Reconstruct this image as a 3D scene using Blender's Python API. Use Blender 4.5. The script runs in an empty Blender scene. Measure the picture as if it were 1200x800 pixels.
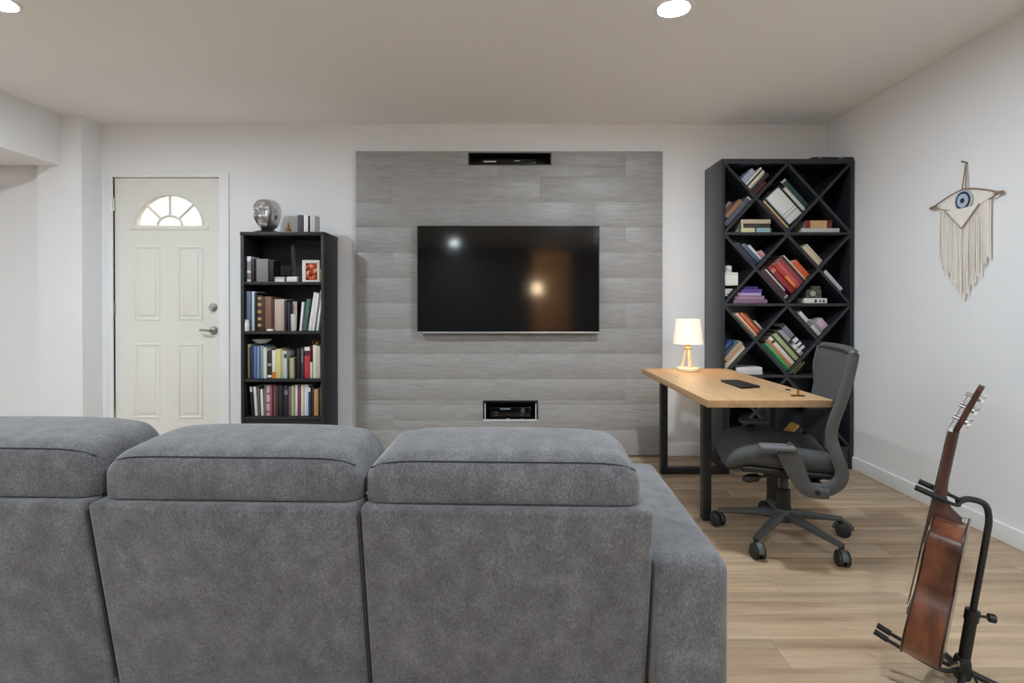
import bpy, bmesh, math, random
from math import sin, cos, tan, pi, atan2, radians, sqrt
from mathutils import Vector, Matrix

random.seed(7)
SC = bpy.context.scene
C = SC.collection

# ------------------------------------------------------------------ camera
F_PX, PY, YAW, PITCH, EYE = 650.0, 360.0, 0.002, -0.006, 1.10
cd = bpy.data.cameras.new('camera')
cam = bpy.data.objects.new('camera', cd)
C.objects.link(cam)
cd.lens = F_PX / 1200 * 36
cd.sensor_width = 36
cd.shift_y = -(400 - PY) / 1200
cd.clip_start = 0.02
cam.location = (0, 0, EYE)
cam.rotation_euler = (pi / 2 + PITCH, 0, -YAW)
SC.camera = cam

# ------------------------------------------------------------------ sky outside, exposure
W = bpy.data.worlds.new('sky')
SC.world = W
W.use_nodes = True
bg = W.node_tree.nodes['Background']
bg.inputs[0].default_value = (1.0, 0.97, 0.90, 1)
bg.inputs[1].default_value = 1.3
SC.view_settings.view_transform = 'Standard'
SC.view_settings.look = 'None'
SC.view_settings.gamma = 1
SC.view_settings.use_curve_mapping = False
SC.view_settings.exposure = 0.84
SC.cycles.max_bounces = 10
SC.cycles.diffuse_bounces = 6
SC.cycles.use_denoising = True
DOWNLIGHT = 420.0         # radiance of the recessed ceiling lenses

# ------------------------------------------------------------------ room dimensions
D, XR, XL, YB, H = 4.02, 2.285, -4.6, -4.8, 2.40


def at(x, y, Y):
    """the world point at depth Y that the photograph shows at pixel x, y"""
    a = (x - 600) / F_PX
    b = (PY - y) / F_PX
    Fv = Vector((sin(YAW) * cos(PITCH), cos(YAW) * cos(PITCH), sin(PITCH)))
    R = Vector((cos(YAW), -sin(YAW), 0))
    d = Fv + R * a + R.cross(Fv) * b
    return Vector((0, 0, EYE)) + d * (Y / d.y)


# ------------------------------------------------------------------ materials
def lin(c):
    return tuple(((v / 255) / 12.92 if v / 255 <= 0.04045 else ((v / 255 + 0.055) / 1.055) ** 2.4) for v in c) + (1,)


MATS = {}


def mat(name, col, rough=0.6, metal=0.0, var=0.0, vscale=8.0, stretch=(1, 1, 1), bump=0.0, bscale=200.0,
        emit=0.0, spec=0.5, jitter=0.0, detail=4, coat=0.0):
    key = (name, col, rough, metal, var, vscale, stretch, bump, bscale, emit, spec, jitter)
    if key in MATS:
        return MATS[key]
    m = bpy.data.materials.new(name)
    m.use_nodes = True
    nt = m.node_tree
    p = nt.nodes['Principled BSDF']
    base = lin(col)
    p.inputs['Base Color'].default_value = base
    p.inputs['Roughness'].default_value = rough
    p.inputs['Metallic'].default_value = metal
    p.inputs['Specular IOR Level'].default_value = spec
    if coat:
        p.inputs['Coat Weight'].default_value = coat
        p.inputs['Coat Roughness'].default_value = 0.12
    if emit:
        p.inputs['Emission Color'].default_value = base
        p.inputs['Emission Strength'].default_value = emit
    if var or bump or jitter:
        tc = nt.nodes.new('ShaderNodeTexCoord')
        mp = nt.nodes.new('ShaderNodeMapping')
        mp.inputs['Scale'].default_value = stretch
        oi = nt.nodes.new('ShaderNodeObjectInfo')
        mul = nt.nodes.new('ShaderNodeMath')
        mul.operation = 'MULTIPLY'
        mul.inputs[1].default_value = 37.0
        nt.links.new(oi.outputs['Random'], mul.inputs[0])
        nt.links.new(tc.outputs['Object'], mp.inputs['Vector'])
        nt.links.new(mul.outputs[0], mp.inputs['Location'])
        fac = None
        if var:
            n = nt.nodes.new('ShaderNodeTexNoise')
            n.inputs['Scale'].default_value = vscale
            n.inputs['Detail'].default_value = detail
            n.inputs['Roughness'].default_value = 0.62
            nt.links.new(mp.outputs[0], n.inputs['Vector'])
            r = nt.nodes.new('ShaderNodeMapRange')
            r.inputs[1].default_value = 0.3
            r.inputs[2].default_value = 0.7
            r.inputs[3].default_value = 1 - var
            r.inputs[4].default_value = 1 + var
            nt.links.new(n.outputs[0], r.inputs[0])
            fac = r.outputs[0]
        if jitter:
            j = nt.nodes.new('ShaderNodeMapRange')
            j.inputs[3].default_value = 1 - jitter
            j.inputs[4].default_value = 1 + jitter
            nt.links.new(oi.outputs['Random'], j.inputs[0])
            if fac is None:
                fac = j.outputs[0]
            else:
                mm = nt.nodes.new('ShaderNodeMath')
                mm.operation = 'MULTIPLY'
                nt.links.new(fac, mm.inputs[0])
                nt.links.new(j.outputs[0], mm.inputs[1])
                fac = mm.outputs[0]
        if fac is not None:
            vm = nt.nodes.new('ShaderNodeVectorMath')
            vm.operation = 'SCALE'
            vm.inputs[0].default_value = base[:3]
            nt.links.new(fac, vm.inputs['Scale'])
            nt.links.new(vm.outputs[0], p.inputs['Base Color'])
        if bump:
            n2 = nt.nodes.new('ShaderNodeTexNoise')
            n2.inputs['Scale'].default_value = bscale
            n2.inputs['Detail'].default_value = 3
            nt.links.new(mp.outputs[0], n2.inputs['Vector'])
            b = nt.nodes.new('ShaderNodeBump')
            b.inputs['Strength'].default_value = bump
            b.inputs['Distance'].default_value = 0.004
            nt.links.new(n2.outputs[0], b.inputs['Height'])
            nt.links.new(b.outputs[0], p.inputs['Normal'])
    MATS[key] = m
    return m


def ramp_wood(name, stops, scale, stretch, rough, bump=0.15, jitter=0.06, spec=0.4, coat=0.0):
    """wood with streaky grain: stretched noise through a colour ramp, moved and tinted per object"""
    m = bpy.data.materials.new(name)
    m.use_nodes = True
    nt = m.node_tree
    p = nt.nodes['Principled BSDF']
    p.inputs['Roughness'].default_value = rough
    p.inputs['Specular IOR Level'].default_value = spec
    if coat:
        p.inputs['Coat Weight'].default_value = coat
        p.inputs['Coat Roughness'].default_value = 0.15
    tc = nt.nodes.new('ShaderNodeTexCoord')
    mp = nt.nodes.new('ShaderNodeMapping')
    mp.inputs['Scale'].default_value = stretch
    oi = nt.nodes.new('ShaderNodeObjectInfo')
    mul = nt.nodes.new('ShaderNodeMath')
    mul.operation = 'MULTIPLY'
    mul.inputs[1].default_value = 53.0
    nt.links.new(oi.outputs['Random'], mul.inputs[0])
    nt.links.new(tc.outputs['Object'], mp.inputs['Vector'])
    nt.links.new(mul.outputs[0], mp.inputs['Location'])
    n = nt.nodes.new('ShaderNodeTexNoise')
    n.inputs['Scale'].default_value = scale
    n.inputs['Detail'].default_value = 7
    n.inputs['Roughness'].default_value = 0.6
    n.inputs['Distortion'].default_value = 0.4
    nt.links.new(mp.outputs[0], n.inputs['Vector'])
    cr = nt.nodes.new('ShaderNodeValToRGB')
    cr.color_ramp.elements.remove(cr.color_ramp.elements[1])
    for i, (pos, col) in enumerate(stops):
        e = cr.color_ramp.elements[0] if i == 0 else cr.color_ramp.elements.new(pos)
        e.position = pos
        e.color = lin(col)
    nt.links.new(n.outputs[0], cr.inputs[0])
    j = nt.nodes.new('ShaderNodeMapRange')
    j.inputs[3].default_value = 1 - jitter
    j.inputs[4].default_value = 1 + jitter
    nt.links.new(oi.outputs['Random'], j.inputs[0])
    vm = nt.nodes.new('ShaderNodeVectorMath')
    vm.operation = 'SCALE'
    nt.links.new(cr.outputs[0], vm.inputs[0])
    nt.links.new(j.outputs[0], vm.inputs['Scale'])
    nt.links.new(vm.outputs[0], p.inputs['Base Color'])
    b = nt.nodes.new('ShaderNodeBump')
    b.inputs['Strength'].default_value = bump
    b.inputs['Distance'].default_value = 0.002
    nt.links.new(n.outputs[0], b.inputs['Height'])
    nt.links.new(b.outputs[0], p.inputs['Normal'])
    return m


M_WALL = mat('white_wall_paint', (236, 236, 238), 0.85, var=0.012, vscale=1.5, spec=0.25)
M_CEIL = mat('ceiling_paint', (240, 240, 241), 0.9, var=0.012, vscale=1.2, spec=0.2)
M_TRIM = mat('white_trim_paint', (238, 238, 239), 0.5)
M_DOOR = mat('off_white_door_paint', (231, 229, 222), 0.5, var=0.01, vscale=3)
M_FLOOR = ramp_wood('light_oak_plank', [(0.25, (148, 122, 97)), (0.42, (170, 145, 118)), (0.56, (182, 158, 131)), (0.78, (197, 174, 148))],
                    2.6, (0.7, 11, 11), 0.42, 0.08, 0.07)
M_PANEL = ramp_wood('grey_wood_laminate', [(0.22, (142, 140, 138)), (0.42, (155, 153, 151)), (0.55, (161, 159, 158)), (0.8, (174, 172, 171))],
                    5.0, (1.6, 8, 15), 0.42, 0.12, 0.0)
M_DESK = ramp_wood('honey_oak_desktop', [(0.25, (172, 135, 96)), (0.5, (190, 153, 112)), (0.75, (203, 169, 128))],
                   3.0, (9, 0.6, 9), 0.45, 0.05, 0.0)
M_MAHOG = ramp_wood('mahogany', [(0.28, (46, 22, 14)), (0.42, (78, 40, 24)), (0.55, (106, 58, 34)), (0.75, (140, 86, 52))],
                    6.0, (2.2, 2.2, 1.0), 0.28, 0.03, 0.0, coat=0.6)
M_ROSE = ramp_wood('rosewood', [(0.3, (44, 26, 22)), (0.7, (92, 58, 48))], 9.0, (3, 3, 0.5), 0.4, 0.03, 0.0)
M_SPRUCE = ramp_wood('spruce_top', [(0.3, (178, 122, 66)), (0.7, (205, 152, 92))], 9.0, (8, 8, 0.4), 0.3, 0.02, 0.0)
M_BLACK = mat('black_woodgrain', (27, 27, 29), 0.55, var=0.12, vscale=9, stretch=(6, 6, 1))
M_LATT = mat('dark_slate_lacquer', (40, 42, 48), 0.3, var=0.06, vscale=6)
M_STEEL = mat('black_powder_coat', (24, 25, 28), 0.5)
M_PLAST = mat('dark_grey_plastic', (72, 73, 73), 0.5)
M_PLASTB = mat('black_plastic', (26, 26, 28), 0.45)
M_MESHF = mat('dark_grey_mesh_fabric', (72, 72, 73), 0.85, var=0.08, vscale=120, bump=0.3, bscale=500)
M_SEATF = mat('dark_grey_seat_fabric', (64, 64, 65), 0.75, var=0.08, vscale=90, bump=0.3, bscale=420)
M_CHROME = mat('brushed_nickel', (170, 170, 168), 0.3, 1.0)
M_SILVER = mat('silver_leaf', (205, 205, 208), 0.3, 1.0, var=0.1, vscale=30, bump=0.25, bscale=60)
M_BRASS = mat('brass', (184, 138, 70), 0.35, 1.0)
M_PAGES = mat('paper_pages', (206, 198, 180), 0.9, var=0.06, vscale=20, stretch=(40, 1, 1))
M_GLOSSB = mat('glossy_black', (10, 11, 13), 0.12)
M_WHITEC = mat('white_ceramic', (222, 220, 214), 0.35)
M_RUB = mat('black_rubber', (18, 18, 19), 0.7)


def fabric():
    m = bpy.data.materials.new('grey_chenille')
    m.use_nodes = True
    nt = m.node_tree
    p = nt.nodes['Principled BSDF']
    p.inputs['Roughness'].default_value = 0.95
    p.inputs['Specular IOR Level'].default_value = 0.15
    p.inputs['Sheen Weight'].default_value = 0.35
    p.inputs['Sheen Roughness'].default_value = 0.5
    tc = nt.nodes.new('ShaderNodeTexCoord')
    a = nt.nodes.new('ShaderNodeTexNoise')
    a.inputs['Scale'].default_value = 15
    a.inputs['Detail'].default_value = 6
    a.inputs['Roughness'].default_value = 0.68
    mp = nt.nodes.new('ShaderNodeMapping')
    mp.inputs['Scale'].default_value = (1, 1, 0.8)
    b = nt.nodes.new('ShaderNodeTexNoise')
    b.inputs['Scale'].default_value = 170
    b.inputs['Detail'].default_value = 3
    mp2 = nt.nodes.new('ShaderNodeMapping')
    mp2.inputs['Scale'].default_value = (1.2, 1, 0.8)
    nt.links.new(tc.outputs['Object'], mp.inputs[0])
    nt.links.new(tc.outputs['Object'], mp2.inputs[0])
    nt.links.new(mp.outputs[0], a.inputs[0])
    nt.links.new(mp2.outputs[0], b.inputs[0])
    mx = nt.nodes.new('ShaderNodeMath')
    mx.operation = 'MULTIPLY_ADD'
    mx.inputs[1].default_value = 0.5
    nt.links.new(b.outputs[0], mx.inputs[0])
    m2 = nt.nodes.new('ShaderNodeMath')
    m2.operation = 'MULTIPLY'
    m2.inputs[1].default_value = 0.58
    nt.links.new(a.outputs[0], m2.inputs[0])
    nt.links.new(m2.outputs[0], mx.inputs[2])
    cr = nt.nodes.new('ShaderNodeValToRGB')
    e = cr.color_ramp.elements
    e[0].position, e[0].color = 0.36, lin((78, 78, 81))
    e[1].position, e[1].color = 0.76, lin((134, 135, 139))
    k = e.new(0.55)
    k.color = lin((103, 103, 107))
    nt.links.new(mx.outputs[0], cr.inputs[0])
    nt.links.new(cr.outputs[0], p.inputs['Base Color'])
    bp = nt.nodes.new('ShaderNodeBump')
    bp.inputs['Strength'].default_value = 0.5
    bp.inputs['Distance'].default_value = 0.003
    nt.links.new(mx.outputs[0], bp.inputs['Height'])
    nt.links.new(bp.outputs[0], p.inputs['Normal'])
    return m


M_SOFA = fabric()
M_SEAM = mat('dark_seam_thread', (52, 52, 56), 0.95)

# ------------------------------------------------------------------ mesh helpers
I4 = Matrix.Identity(4)


def T(x, y, z):
    return Matrix.Translation((x, y, z))


def RX(a):
    return Matrix.Rotation(a, 4, 'X')


def RY(a):
    return Matrix.Rotation(a, 4, 'Y')


def RZ(a):
    return Matrix.Rotation(a, 4, 'Z')


def nb():
    return bmesh.new()


def box(bm, a, b, M=I4):
    x0, y0, z0 = a
    x1, y1, z1 = b
    v = [bm.verts.new(M @ Vector(p)) for p in ((x0, y0, z0), (x1, y0, z0), (x1, y1, z0), (x0, y1, z0), (x0, y0, z1), (x1, y0, z1), (x1, y1, z1), (x0, y1, z1))]
    for f in ((0, 3, 2, 1), (4, 5, 6, 7), (0, 1, 5, 4), (1, 2, 6, 5), (2, 3, 7, 6), (3, 0, 4, 7)):
        bm.faces.new([v[i] for i in f])
    return bm


def rbox(bm, size, r=0.01, seg=2, div=(1, 1, 1), M=I4, fn=None):
    """box of full size with rounded edges; fn may reshape each local point"""
    hs = [s / 2 for s in size]
    axes = []
    for k in range(3):
        h = hs[k]
        rr = min(r, h * 0.999)
        i = h - rr
        mid = [-i + 2 * i * t / div[k] for t in range(div[k] + 1)]
        ed = [i + rr * tan(pi / 4 * t / seg) for t in range(1, seg + 1)]
        axes.append([-e for e in reversed(ed)] + mid + ed)
    cache = {}

    def V(p):
        key = (round(p[0], 6), round(p[1], 6), round(p[2], 6))
        if key not in cache:
            q = Vector([max(-(hs[k] - min(r, hs[k] * 0.999)), min(hs[k] - min(r, hs[k] * 0.999), p[k])) for k in range(3)])
            d = Vector(p) - q
            w = q + (d.normalized() * min(r, min(hs)) if d.length > 1e-9 else d)
            if fn:
                w = Vector(fn(w))
            cache[key] = bm.verts.new(M @ w)
        return cache[key]
    for k in range(3):
        a, b = (k + 1) % 3, (k + 2) % 3
        for s in (-1, 1):
            for i in range(len(axes[a]) - 1):
                for j in range(len(axes[b]) - 1):
                    q = []
                    for (ia, jb) in ((i, j), (i + 1, j), (i + 1, j + 1), (i, j + 1)):
                        p = [0, 0, 0]
                        p[k] = s * hs[k]
                        p[a] = axes[a][ia]
                        p[b] = axes[b][jb]
                        q.append(V(p))
                    if s < 0:
                        q.reverse()
                    if len(set(q)) == 4:
                        bm.faces.new(q)
    return bm


def cbox(bm, a, b, r=0.004, seg=2, M=I4):
    c = [(a[i] + b[i]) / 2 for i in range(3)]
    return rbox(bm, [abs(b[i] - a[i]) for i in range(3)], r, seg, (1, 1, 1), M @ T(*c))


def smooth_path(pts, n=6):
    pts = [Vector(p) for p in pts]
    out = []
    for i in range(len(pts) - 1):
        p0 = pts[max(i - 1, 0)]
        p1, p2 = pts[i], pts[i + 1]
        p3 = pts[min(i + 2, len(pts) - 1)]
        for k in range(n):
            t = k / n
            out.append(0.5 * ((2 * p1) + (-p0 + p2) * t + (2 * p0 - 5 * p1 + 4 * p2 - p3) * t * t + (-p0 + 3 * p1 - 3 * p2 + p3) * t ** 3))
    out.append(pts[-1])
    return out


def tube(bm, pts, r, n=8, M=I4, closed=False, up=None):
    """tube along pts; r is a number, a list, or (ru, rv) for an oval section"""
    pts = [Vector(p) for p in pts]
    rings = []
    N = len(pts)
    prev = None
    for i, p in enumerate(pts):
        if closed:
            t = pts[(i + 1) % N] - pts[i - 1]
        else:
            t = pts[min(i + 1, N - 1)] - pts[max(i - 1, 0)]
        t.normalize()
        if prev is None:
            u = Vector(up) if up else (Vector((0, 0, 1)) if abs(t.z) < 0.9 else Vector((0, 1, 0)))
        else:
            u = Vector(up) if up else prev
        u = (u - t * u.dot(t))
        if u.length < 1e-6:
            u = t.orthogonal()
        u.normalize()
        v = t.cross(u)
        prev = u
        rr = r[i] if isinstance(r, list) else r
        ru, rv = rr if isinstance(rr, tuple) else (rr, rr)
        rings.append([bm.verts.new(M @ (p + u * (cos(2 * pi * k / n) * ru) + v * (sin(2 * pi * k / n) * rv))) for k in range(n)])
    for i in range(N if closed else N - 1):
        A, B = rings[i], rings[(i + 1) % N]
        for k in range(n):
            bm.faces.new((A[k], A[(k + 1) % n], B[(k + 1) % n], B[k]))
    if not closed:
        bm.faces.new(list(reversed(rings[0])))
        bm.faces.new(rings[-1])
    return bm


def lathe(bm, prof, n=20, M=I4):
    rings = []
    for (r, z) in prof:
        if r < 1e-6:
            rings.append([bm.verts.new(M @ Vector((0, 0, z)))])
        else:
            rings.append([bm.verts.new(M @ Vector((r * cos(2 * pi * k / n), r * sin(2 * pi * k / n), z))) for k in range(n)])
    for A, B in zip(rings, rings[1:]):
        for k in range(n):
            k2 = (k + 1) % n
            if len(A) == 1 and len(B) == 1:
                continue
            if len(A) == 1:
                bm.faces.new((A[0], B[k2], B[k]))
            elif len(B) == 1:
                bm.faces.new((A[k], A[k2], B[0]))
            else:
                bm.faces.new((A[k], A[k2], B[k2], B[k]))
    return bm


def prism(bm, poly, h, M=I4):
    """polygon in the local XY plane raised by h along local Z"""
    lo = [bm.verts.new(M @ Vector((x, y, 0))) for x, y in poly]
    hi = [bm.verts.new(M @ Vector((x, y, h))) for x, y in poly]
    n = len(poly)
    bm.faces.new(list(reversed(lo)))
    bm.faces.new(hi)
    for i in range(n):
        j = (i + 1) % n
        bm.faces.new((lo[i], lo[j], hi[j], hi[i]))
    return bm


def cyl(bm, p, q, r, n=16, r2=None):
    return tube(bm, [p, q], [r, r if r2 is None else r2], n)


def obj(name, bm, m, parent=None, smooth=True, ang=35):
    bmesh.ops.recalc_face_normals(bm, faces=bm.faces)
    me = bpy.data.meshes.new(name)
    bm.to_mesh(me)
    bm.free()
    if smooth:
        me.shade_smooth()
        me.set_sharp_from_angle(angle=radians(ang))
    me.materials.append(m)
    o = bpy.data.objects.new(name, me)
    C.objects.link(o)
    if parent is not None:
        o.parent = parent
    return o


def tag(o, label, cat, group=None):
    o['label'] = label
    o['category'] = cat
    if group:
        o['group'] = group
    return o


def thing(name, label, cat, loc=(0, 0, 0), rotz=0, group=None):
    o = bpy.data.objects.new(name, None)
    o.empty_display_size = 0.1
    C.objects.link(o)
    o.location = loc
    o.rotation_euler = (0, 0, rotz)
    return tag(o, label, cat, group)


def structure(o, label, cat):
    o['kind'] = 'structure'
    o['label'] = label
    o['category'] = cat
    return o


def rect_minus(rects, holes):
    """split axis-aligned rectangles (x0, z0, x1, z1) around holes"""
    out = list(rects)
    for (a, b, c, d) in holes:
        nxt = []
        for (x0, z0, x1, z1) in out:
            if c <= x0 or a >= x1 or d <= z0 or b >= z1:
                nxt.append((x0, z0, x1, z1))
                continue
            if b > z0:
                nxt.append((x0, z0, x1, b))
            if d < z1:
                nxt.append((x0, d, x1, z1))
            lo, hi = max(b, z0), min(d, z1)
            if a > x0:
                nxt.append((x0, lo, a, hi))
            if c < x1:
                nxt.append((c, lo, x1, hi))
        out = nxt
    return [r for r in out if r[2] - r[0] > 0.002 and r[3] - r[1] > 0.002]


# ================================================================== THE SETTING
DOOR = (-2.875, 0.0, -2.105, 2.015)                     # opening in the far wall
PY_ = 3.985                                             # front of the grey wall panel
P0, P1 = at(417, 177, PY_), at(776, 540, PY_)
PAN = (P0.x, 0.012, P1.x, P0.z)
n0, n1 = at(549.5, 193.2, PY_), at(645.5, 179.2, PY_)
NICHE_UP = (n0.x, n0.z, n1.x, n1.z)
n0, n1 = at(567, 493, PY_), at(629.5, 469.5, PY_)
NICHE_LO = (n0.x, n0.z, n1.x, n1.z)

floor = structure(obj('floor', box(nb(), (XL, YB, -0.1), (XR + 0.1, 6.0, -0.008)), mat('plank_underlay', (150, 122, 92), 0.6), smooth=False),
                  'light oak plank floor running under the desk and grey sofa', 'floor')
PW, PL = 0.147, 1.22
row, y = 0, D
plank_mesh = {}
while y > 0.15:
    y0 = y - PW
    off = (row * 0.47 + 0.31 * (row % 3)) % PL
    x = XL + 0.3 - off
    while x < XR:
        a, b = max(x, XL), min(x + PL, XR)
        if b - a > 0.02:
            key = (round(b - a, 3))
            if key not in plank_mesh:
                bm = nb()
                cbox(bm, (0, 0, -0.010), (b - a - 0.0006, PW - 0.0006, 0.0), 0.0008, 1)
                o = obj('plank', bm, M_FLOOR, floor)
                plank_mesh[key] = o.data
            else:
                o = bpy.data.objects.new('plank', plank_mesh[key])
                C.objects.link(o)
                o.parent = floor
            o.location = (a, y0, 0)
        x += PL
    row += 1
    y = y0
o = obj('plank_field', box(nb(), (XL, YB, -0.008), (XR, y0, -0.0005)), M_FLOOR, floor, smooth=False)

structure(obj('ceiling', box(nb(), (XL - .1, YB - .1, H), (XR + .1, D + .2, H + 0.1)), M_CEIL, smooth=False),
          'smooth white ceiling with round recessed lights', 'ceiling')
bm = nb()
for (x0, z0, x1, z1) in rect_minus([(XL, 0, XR + 0.1, H)], [DOOR, NICHE_UP, NICHE_LO]):
    box(bm, (x0, D, z0), (x1, D + 0.15, z1))
structure(obj('wall_back', bm, M_WALL, smooth=False), 'white far wall behind the television, door and bookcases', 'wall')
structure(obj('wall_right', box(nb(), (XR, YB, 0), (XR + 0.1, D, H)), M_WALL, smooth=False),
          'white wall behind the woven eye hanging and guitar', 'wall')
structure(obj('wall_left', box(nb(), (XL - 0.1, YB, 0), (XL, D, H)), M_WALL, smooth=False),
          'white side wall beyond the dropped beam, out of view', 'wall')
# rear wall with a full-height opening into a warm lit passage, seen mirrored in the television
bm = nb()
for (x0, z0, x1, z1) in rect_minus([(XL, 0, XR, H)], [(0.5, -1, 1.35, 2.3)]):
    box(bm, (x0, YB - 0.1, z0), (x1, YB, z1))
structure(obj('wall_rear', bm, mat('rear_wall_paint', (132, 131, 132), 0.85), smooth=False), 'rear wall behind the camera with a passage opening', 'wall')
bm = nb()
box(bm, (0.2, YB - 1.7, 0), (1.7, YB - 1.6, 2.3))
box(bm, (0.1, YB - 1.7, 0), (0.2, YB - 0.1, 2.3))
box(bm, (1.65, YB - 1.7, 0), (1.75, YB - 0.1, 2.3))
box(bm, (0.1, YB - 1.7, 2.3), (1.75, YB - 0.1, 2.4))
box(bm, (0.1, YB - 1.7, -0.1), (1.75, YB - 0.1, 0))
structure(obj('wall_passage', bm, mat('warm_passage_paint', (220, 200, 180), 0.85), smooth=False), 'warm passage wall mirrored in the television', 'wall')
# left nib, the wall under the beam and the beam itself
NIBX, NIBY = -2.955, 3.83
structure(obj('wall_nib', box(nb(), (-3.26, NIBY, 0), (NIBX, D, H)), M_WALL, smooth=False), 'short white wall end beside the door', 'wall')
structure(obj('wall_alcove', box(nb(), (XL, NIBY + 0.06, 0), (-3.26, D, H)), M_WALL, smooth=False), 'white wall recessed slightly under the beam, left of the door', 'wall')
structure(obj('trim_1', box(nb(), (XL, YB, 2.055), (-3.10, NIBY, H)), M_WALL, smooth=False), 'dropped white beam along the ceiling at the left', 'beam')
bm = nb()
bb = 0.085
cbox(bm, (XR - 0.014, YB + .02, 0), (XR, D - 0.001, bb), 0.004)
structure(obj('baseboard_right', bm, M_TRIM), 'white baseboard along the wall behind the guitar', 'baseboard')
bm = nb()
cbox(bm, (PAN[2] + 0.002, D - 0.014, 0), (XR - 0.016, D, bb), 0.004)
cbox(bm, (-2.03, D - 0.014, 0), (PAN[0] - 0.002, D, bb), 0.004)
structure(obj('baseboard_back', bm, M_TRIM), 'white baseboard along the far wall', 'baseboard')
bm = nb()
cbox(bm, (XL + .01, NIBY + 0.046, 0), (-3.262, NIBY + 0.06, bb), 0.004)
cbox(bm, (-3.262, NIBY - 0.014, 0), (NIBX, NIBY, bb), 0.004)
structure(obj('baseboard_left', bm, M_TRIM), 'white baseboard under the beam', 'baseboard')
structure(obj('exterior_wall', box(nb(), (-9, 7.0, -0.1), (-4.56, 7.2, 4.2)), mat('peach_render', (250, 226, 208), 0.9), smooth=False),
          'peach house wall outside, seen through the fanlight', 'wall')
structure(obj('exterior_ground', box(nb(), (-9, 4.3, -0.2), (3, 9, -0.1)), mat('pale_paving', (190, 186, 178), 0.9), smooth=False),
          'pale paving outside the door', 'ground')

# ---- door casing and door
bm = nb()
cbox(bm, (DOOR[0] - 0.035, D - 0.012, 0), (DOOR[0], D + 0.03, DOOR[3] + 0.03), 0.003)
cbox(bm, (DOOR[2], D - 0.014, 0), (DOOR[2] + 0.07, D + 0.03, DOOR[3] + 0.03), 0.003)
cbox(bm, (DOOR[0], D - 0.012, DOOR[3]), (DOOR[2], D + 0.03, DOOR[3] + 0.03), 0.003)
structure(obj('trim_2', bm, M_TRIM), 'white casing around the panelled door', 'door frame')
DY = D + 0.012
door = thing('door_1', 'off-white panelled entry door with a fan-shaped window and nickel hardware', 'door', (DOOR[0], DY, 0))
door['kind'] = 'structure'
dw, dh = DOOR[2] - DOOR[0], DOOR[3] - 0.005
fc = at(198.5, 264, DY)
FX, FZ, FRx, FRz = fc.x - DOOR[0], fc.z, 0.238, 0.215
zt, xl, xr = FZ + FRz + 0.03, FX - FRx - 0.03, FX + FRx + 0.03
bm = nb()
g = 0.0025
box(bm, (g, 0, 0.0), (dw - g, 0.04, FZ))
box(bm, (g, 0, zt), (dw - g, 0.04, dh))
box(bm, (g, 0, FZ), (xl, 0.04, zt))
box(bm, (xr, 0, FZ), (dw - g, 0.04, zt))
N = 28
arc, outer = [], []
for i in range(N + 1):
    th = pi * i / N
    c, s = cos(th), sin(th)
    arc.append((FX + FRx * c, FZ + FRz * s))
    k = min((FRx + 0.03) / max(abs(c), 1e-6), (zt - FZ) / max(s, 1e-6))
    outer.append((FX + k * c, FZ + k * s))
corner_fix = []
for i in range(N):
    a0, a1, b0, b1 = arc[i], arc[i + 1], outer[i], outer[i + 1]
    ring = [a0, b0]
    if abs(b0[0] - xr) < 1e-4 and abs(b1[1] - zt) < 1e-4 and abs(b0[1] - zt) > 1e-4:
        ring.append((xr, zt))
    if abs(b0[1] - zt) < 1e-4 and abs(b1[0] - xl) < 1e-4 and abs(b1[1] - zt) > 1e-4:
        ring.append((xl, zt))
    ring += [b1, a1]
    prism(bm, [(p[0], p[1]) for p in ring], 0.04, Matrix(((1, 0, 0, 0), (0, 0, 1, 0), (0, 1, 0, 0), (0, 0, 0, 1))))
obj('door_slab', bm, M_DOOR, door, smooth=False)
# raised panels
for (x0, x1, yt, yb) in ((157.5, 187.7, 288.5, 375), (209, 237.6, 288.5, 375), (157.5, 187.7, 402.5, 479), (209, 237.6, 402.5, 479)):
    a, b = at(x0, yb, DY), at(x1, yt, DY)
    X0, X1, Z0, Z1 = a.x - DOOR[0], b.x - DOOR[0], a.z, b.z
    if yb == 479:
        Z0 = 0.27
    bm = nb()
    fr = 0.014
    for (p, q) in (((X0, Z0), (X1, Z0 + fr)), ((X0, Z1 - fr), (X1, Z1)), ((X0, Z0 + fr), (X0 + fr, Z1 - fr)), ((X1 - fr, Z0 + fr), (X1, Z1 - fr))):
        cbox(bm, (p[0], -0.005, p[1]), (q[0], 0.002, q[1]), 0.003, 2)
    i_ = 0.032
    cbox(bm, (X0 + i_, -0.005, Z0 + i_), (X1 - i_, 0.002, Z1 - i_), 0.004, 2)
    obj('raised_panel', bm, M_DOOR, door)
# fan window: frame, muntins, five panes
bm = nb()
XZ = Matrix(((1, 0, 0, 0), (0, 0, 1, 0), (0, 1, 0, 0), (0, 0, 0, 1)))
rim = [(FX + (FRx + 0.006) * cos(pi * i / 28), -0.004, FZ + (FRz + 0.006) * sin(pi * i / 28)) for i in range(29)]
tube(bm, rim, 0.009, 8)
cbox(bm, (FX - FRx - 0.045, -0.007, FZ - 0.032), (FX + FRx + 0.045, 0.012, FZ - 0.002), 0.004)
fan = obj('fan_window', bm, M_DOOR, door)
bm = nb()
ri = 0.088
inner = [(FX + ri * cos(pi * i / 20), 0.008, FZ + ri * 0.78 * sin(pi * i / 20)) for i in range(21)]
tube(bm, inner, 0.0105, 8)
for th in (pi * 0.245, pi / 2, pi * 0.755):
    tube(bm, [(FX + ri * cos(th), 0.008, FZ + ri * 0.78 * sin(th)), (FX + FRx * cos(th), 0.008, FZ + FRz * sin(th))], 0.0105, 8)
obj('muntins', bm, M_DOOR, fan)
mg = bpy.data.materials.new('fan_window_glass')
mg.use_nodes = True
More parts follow.
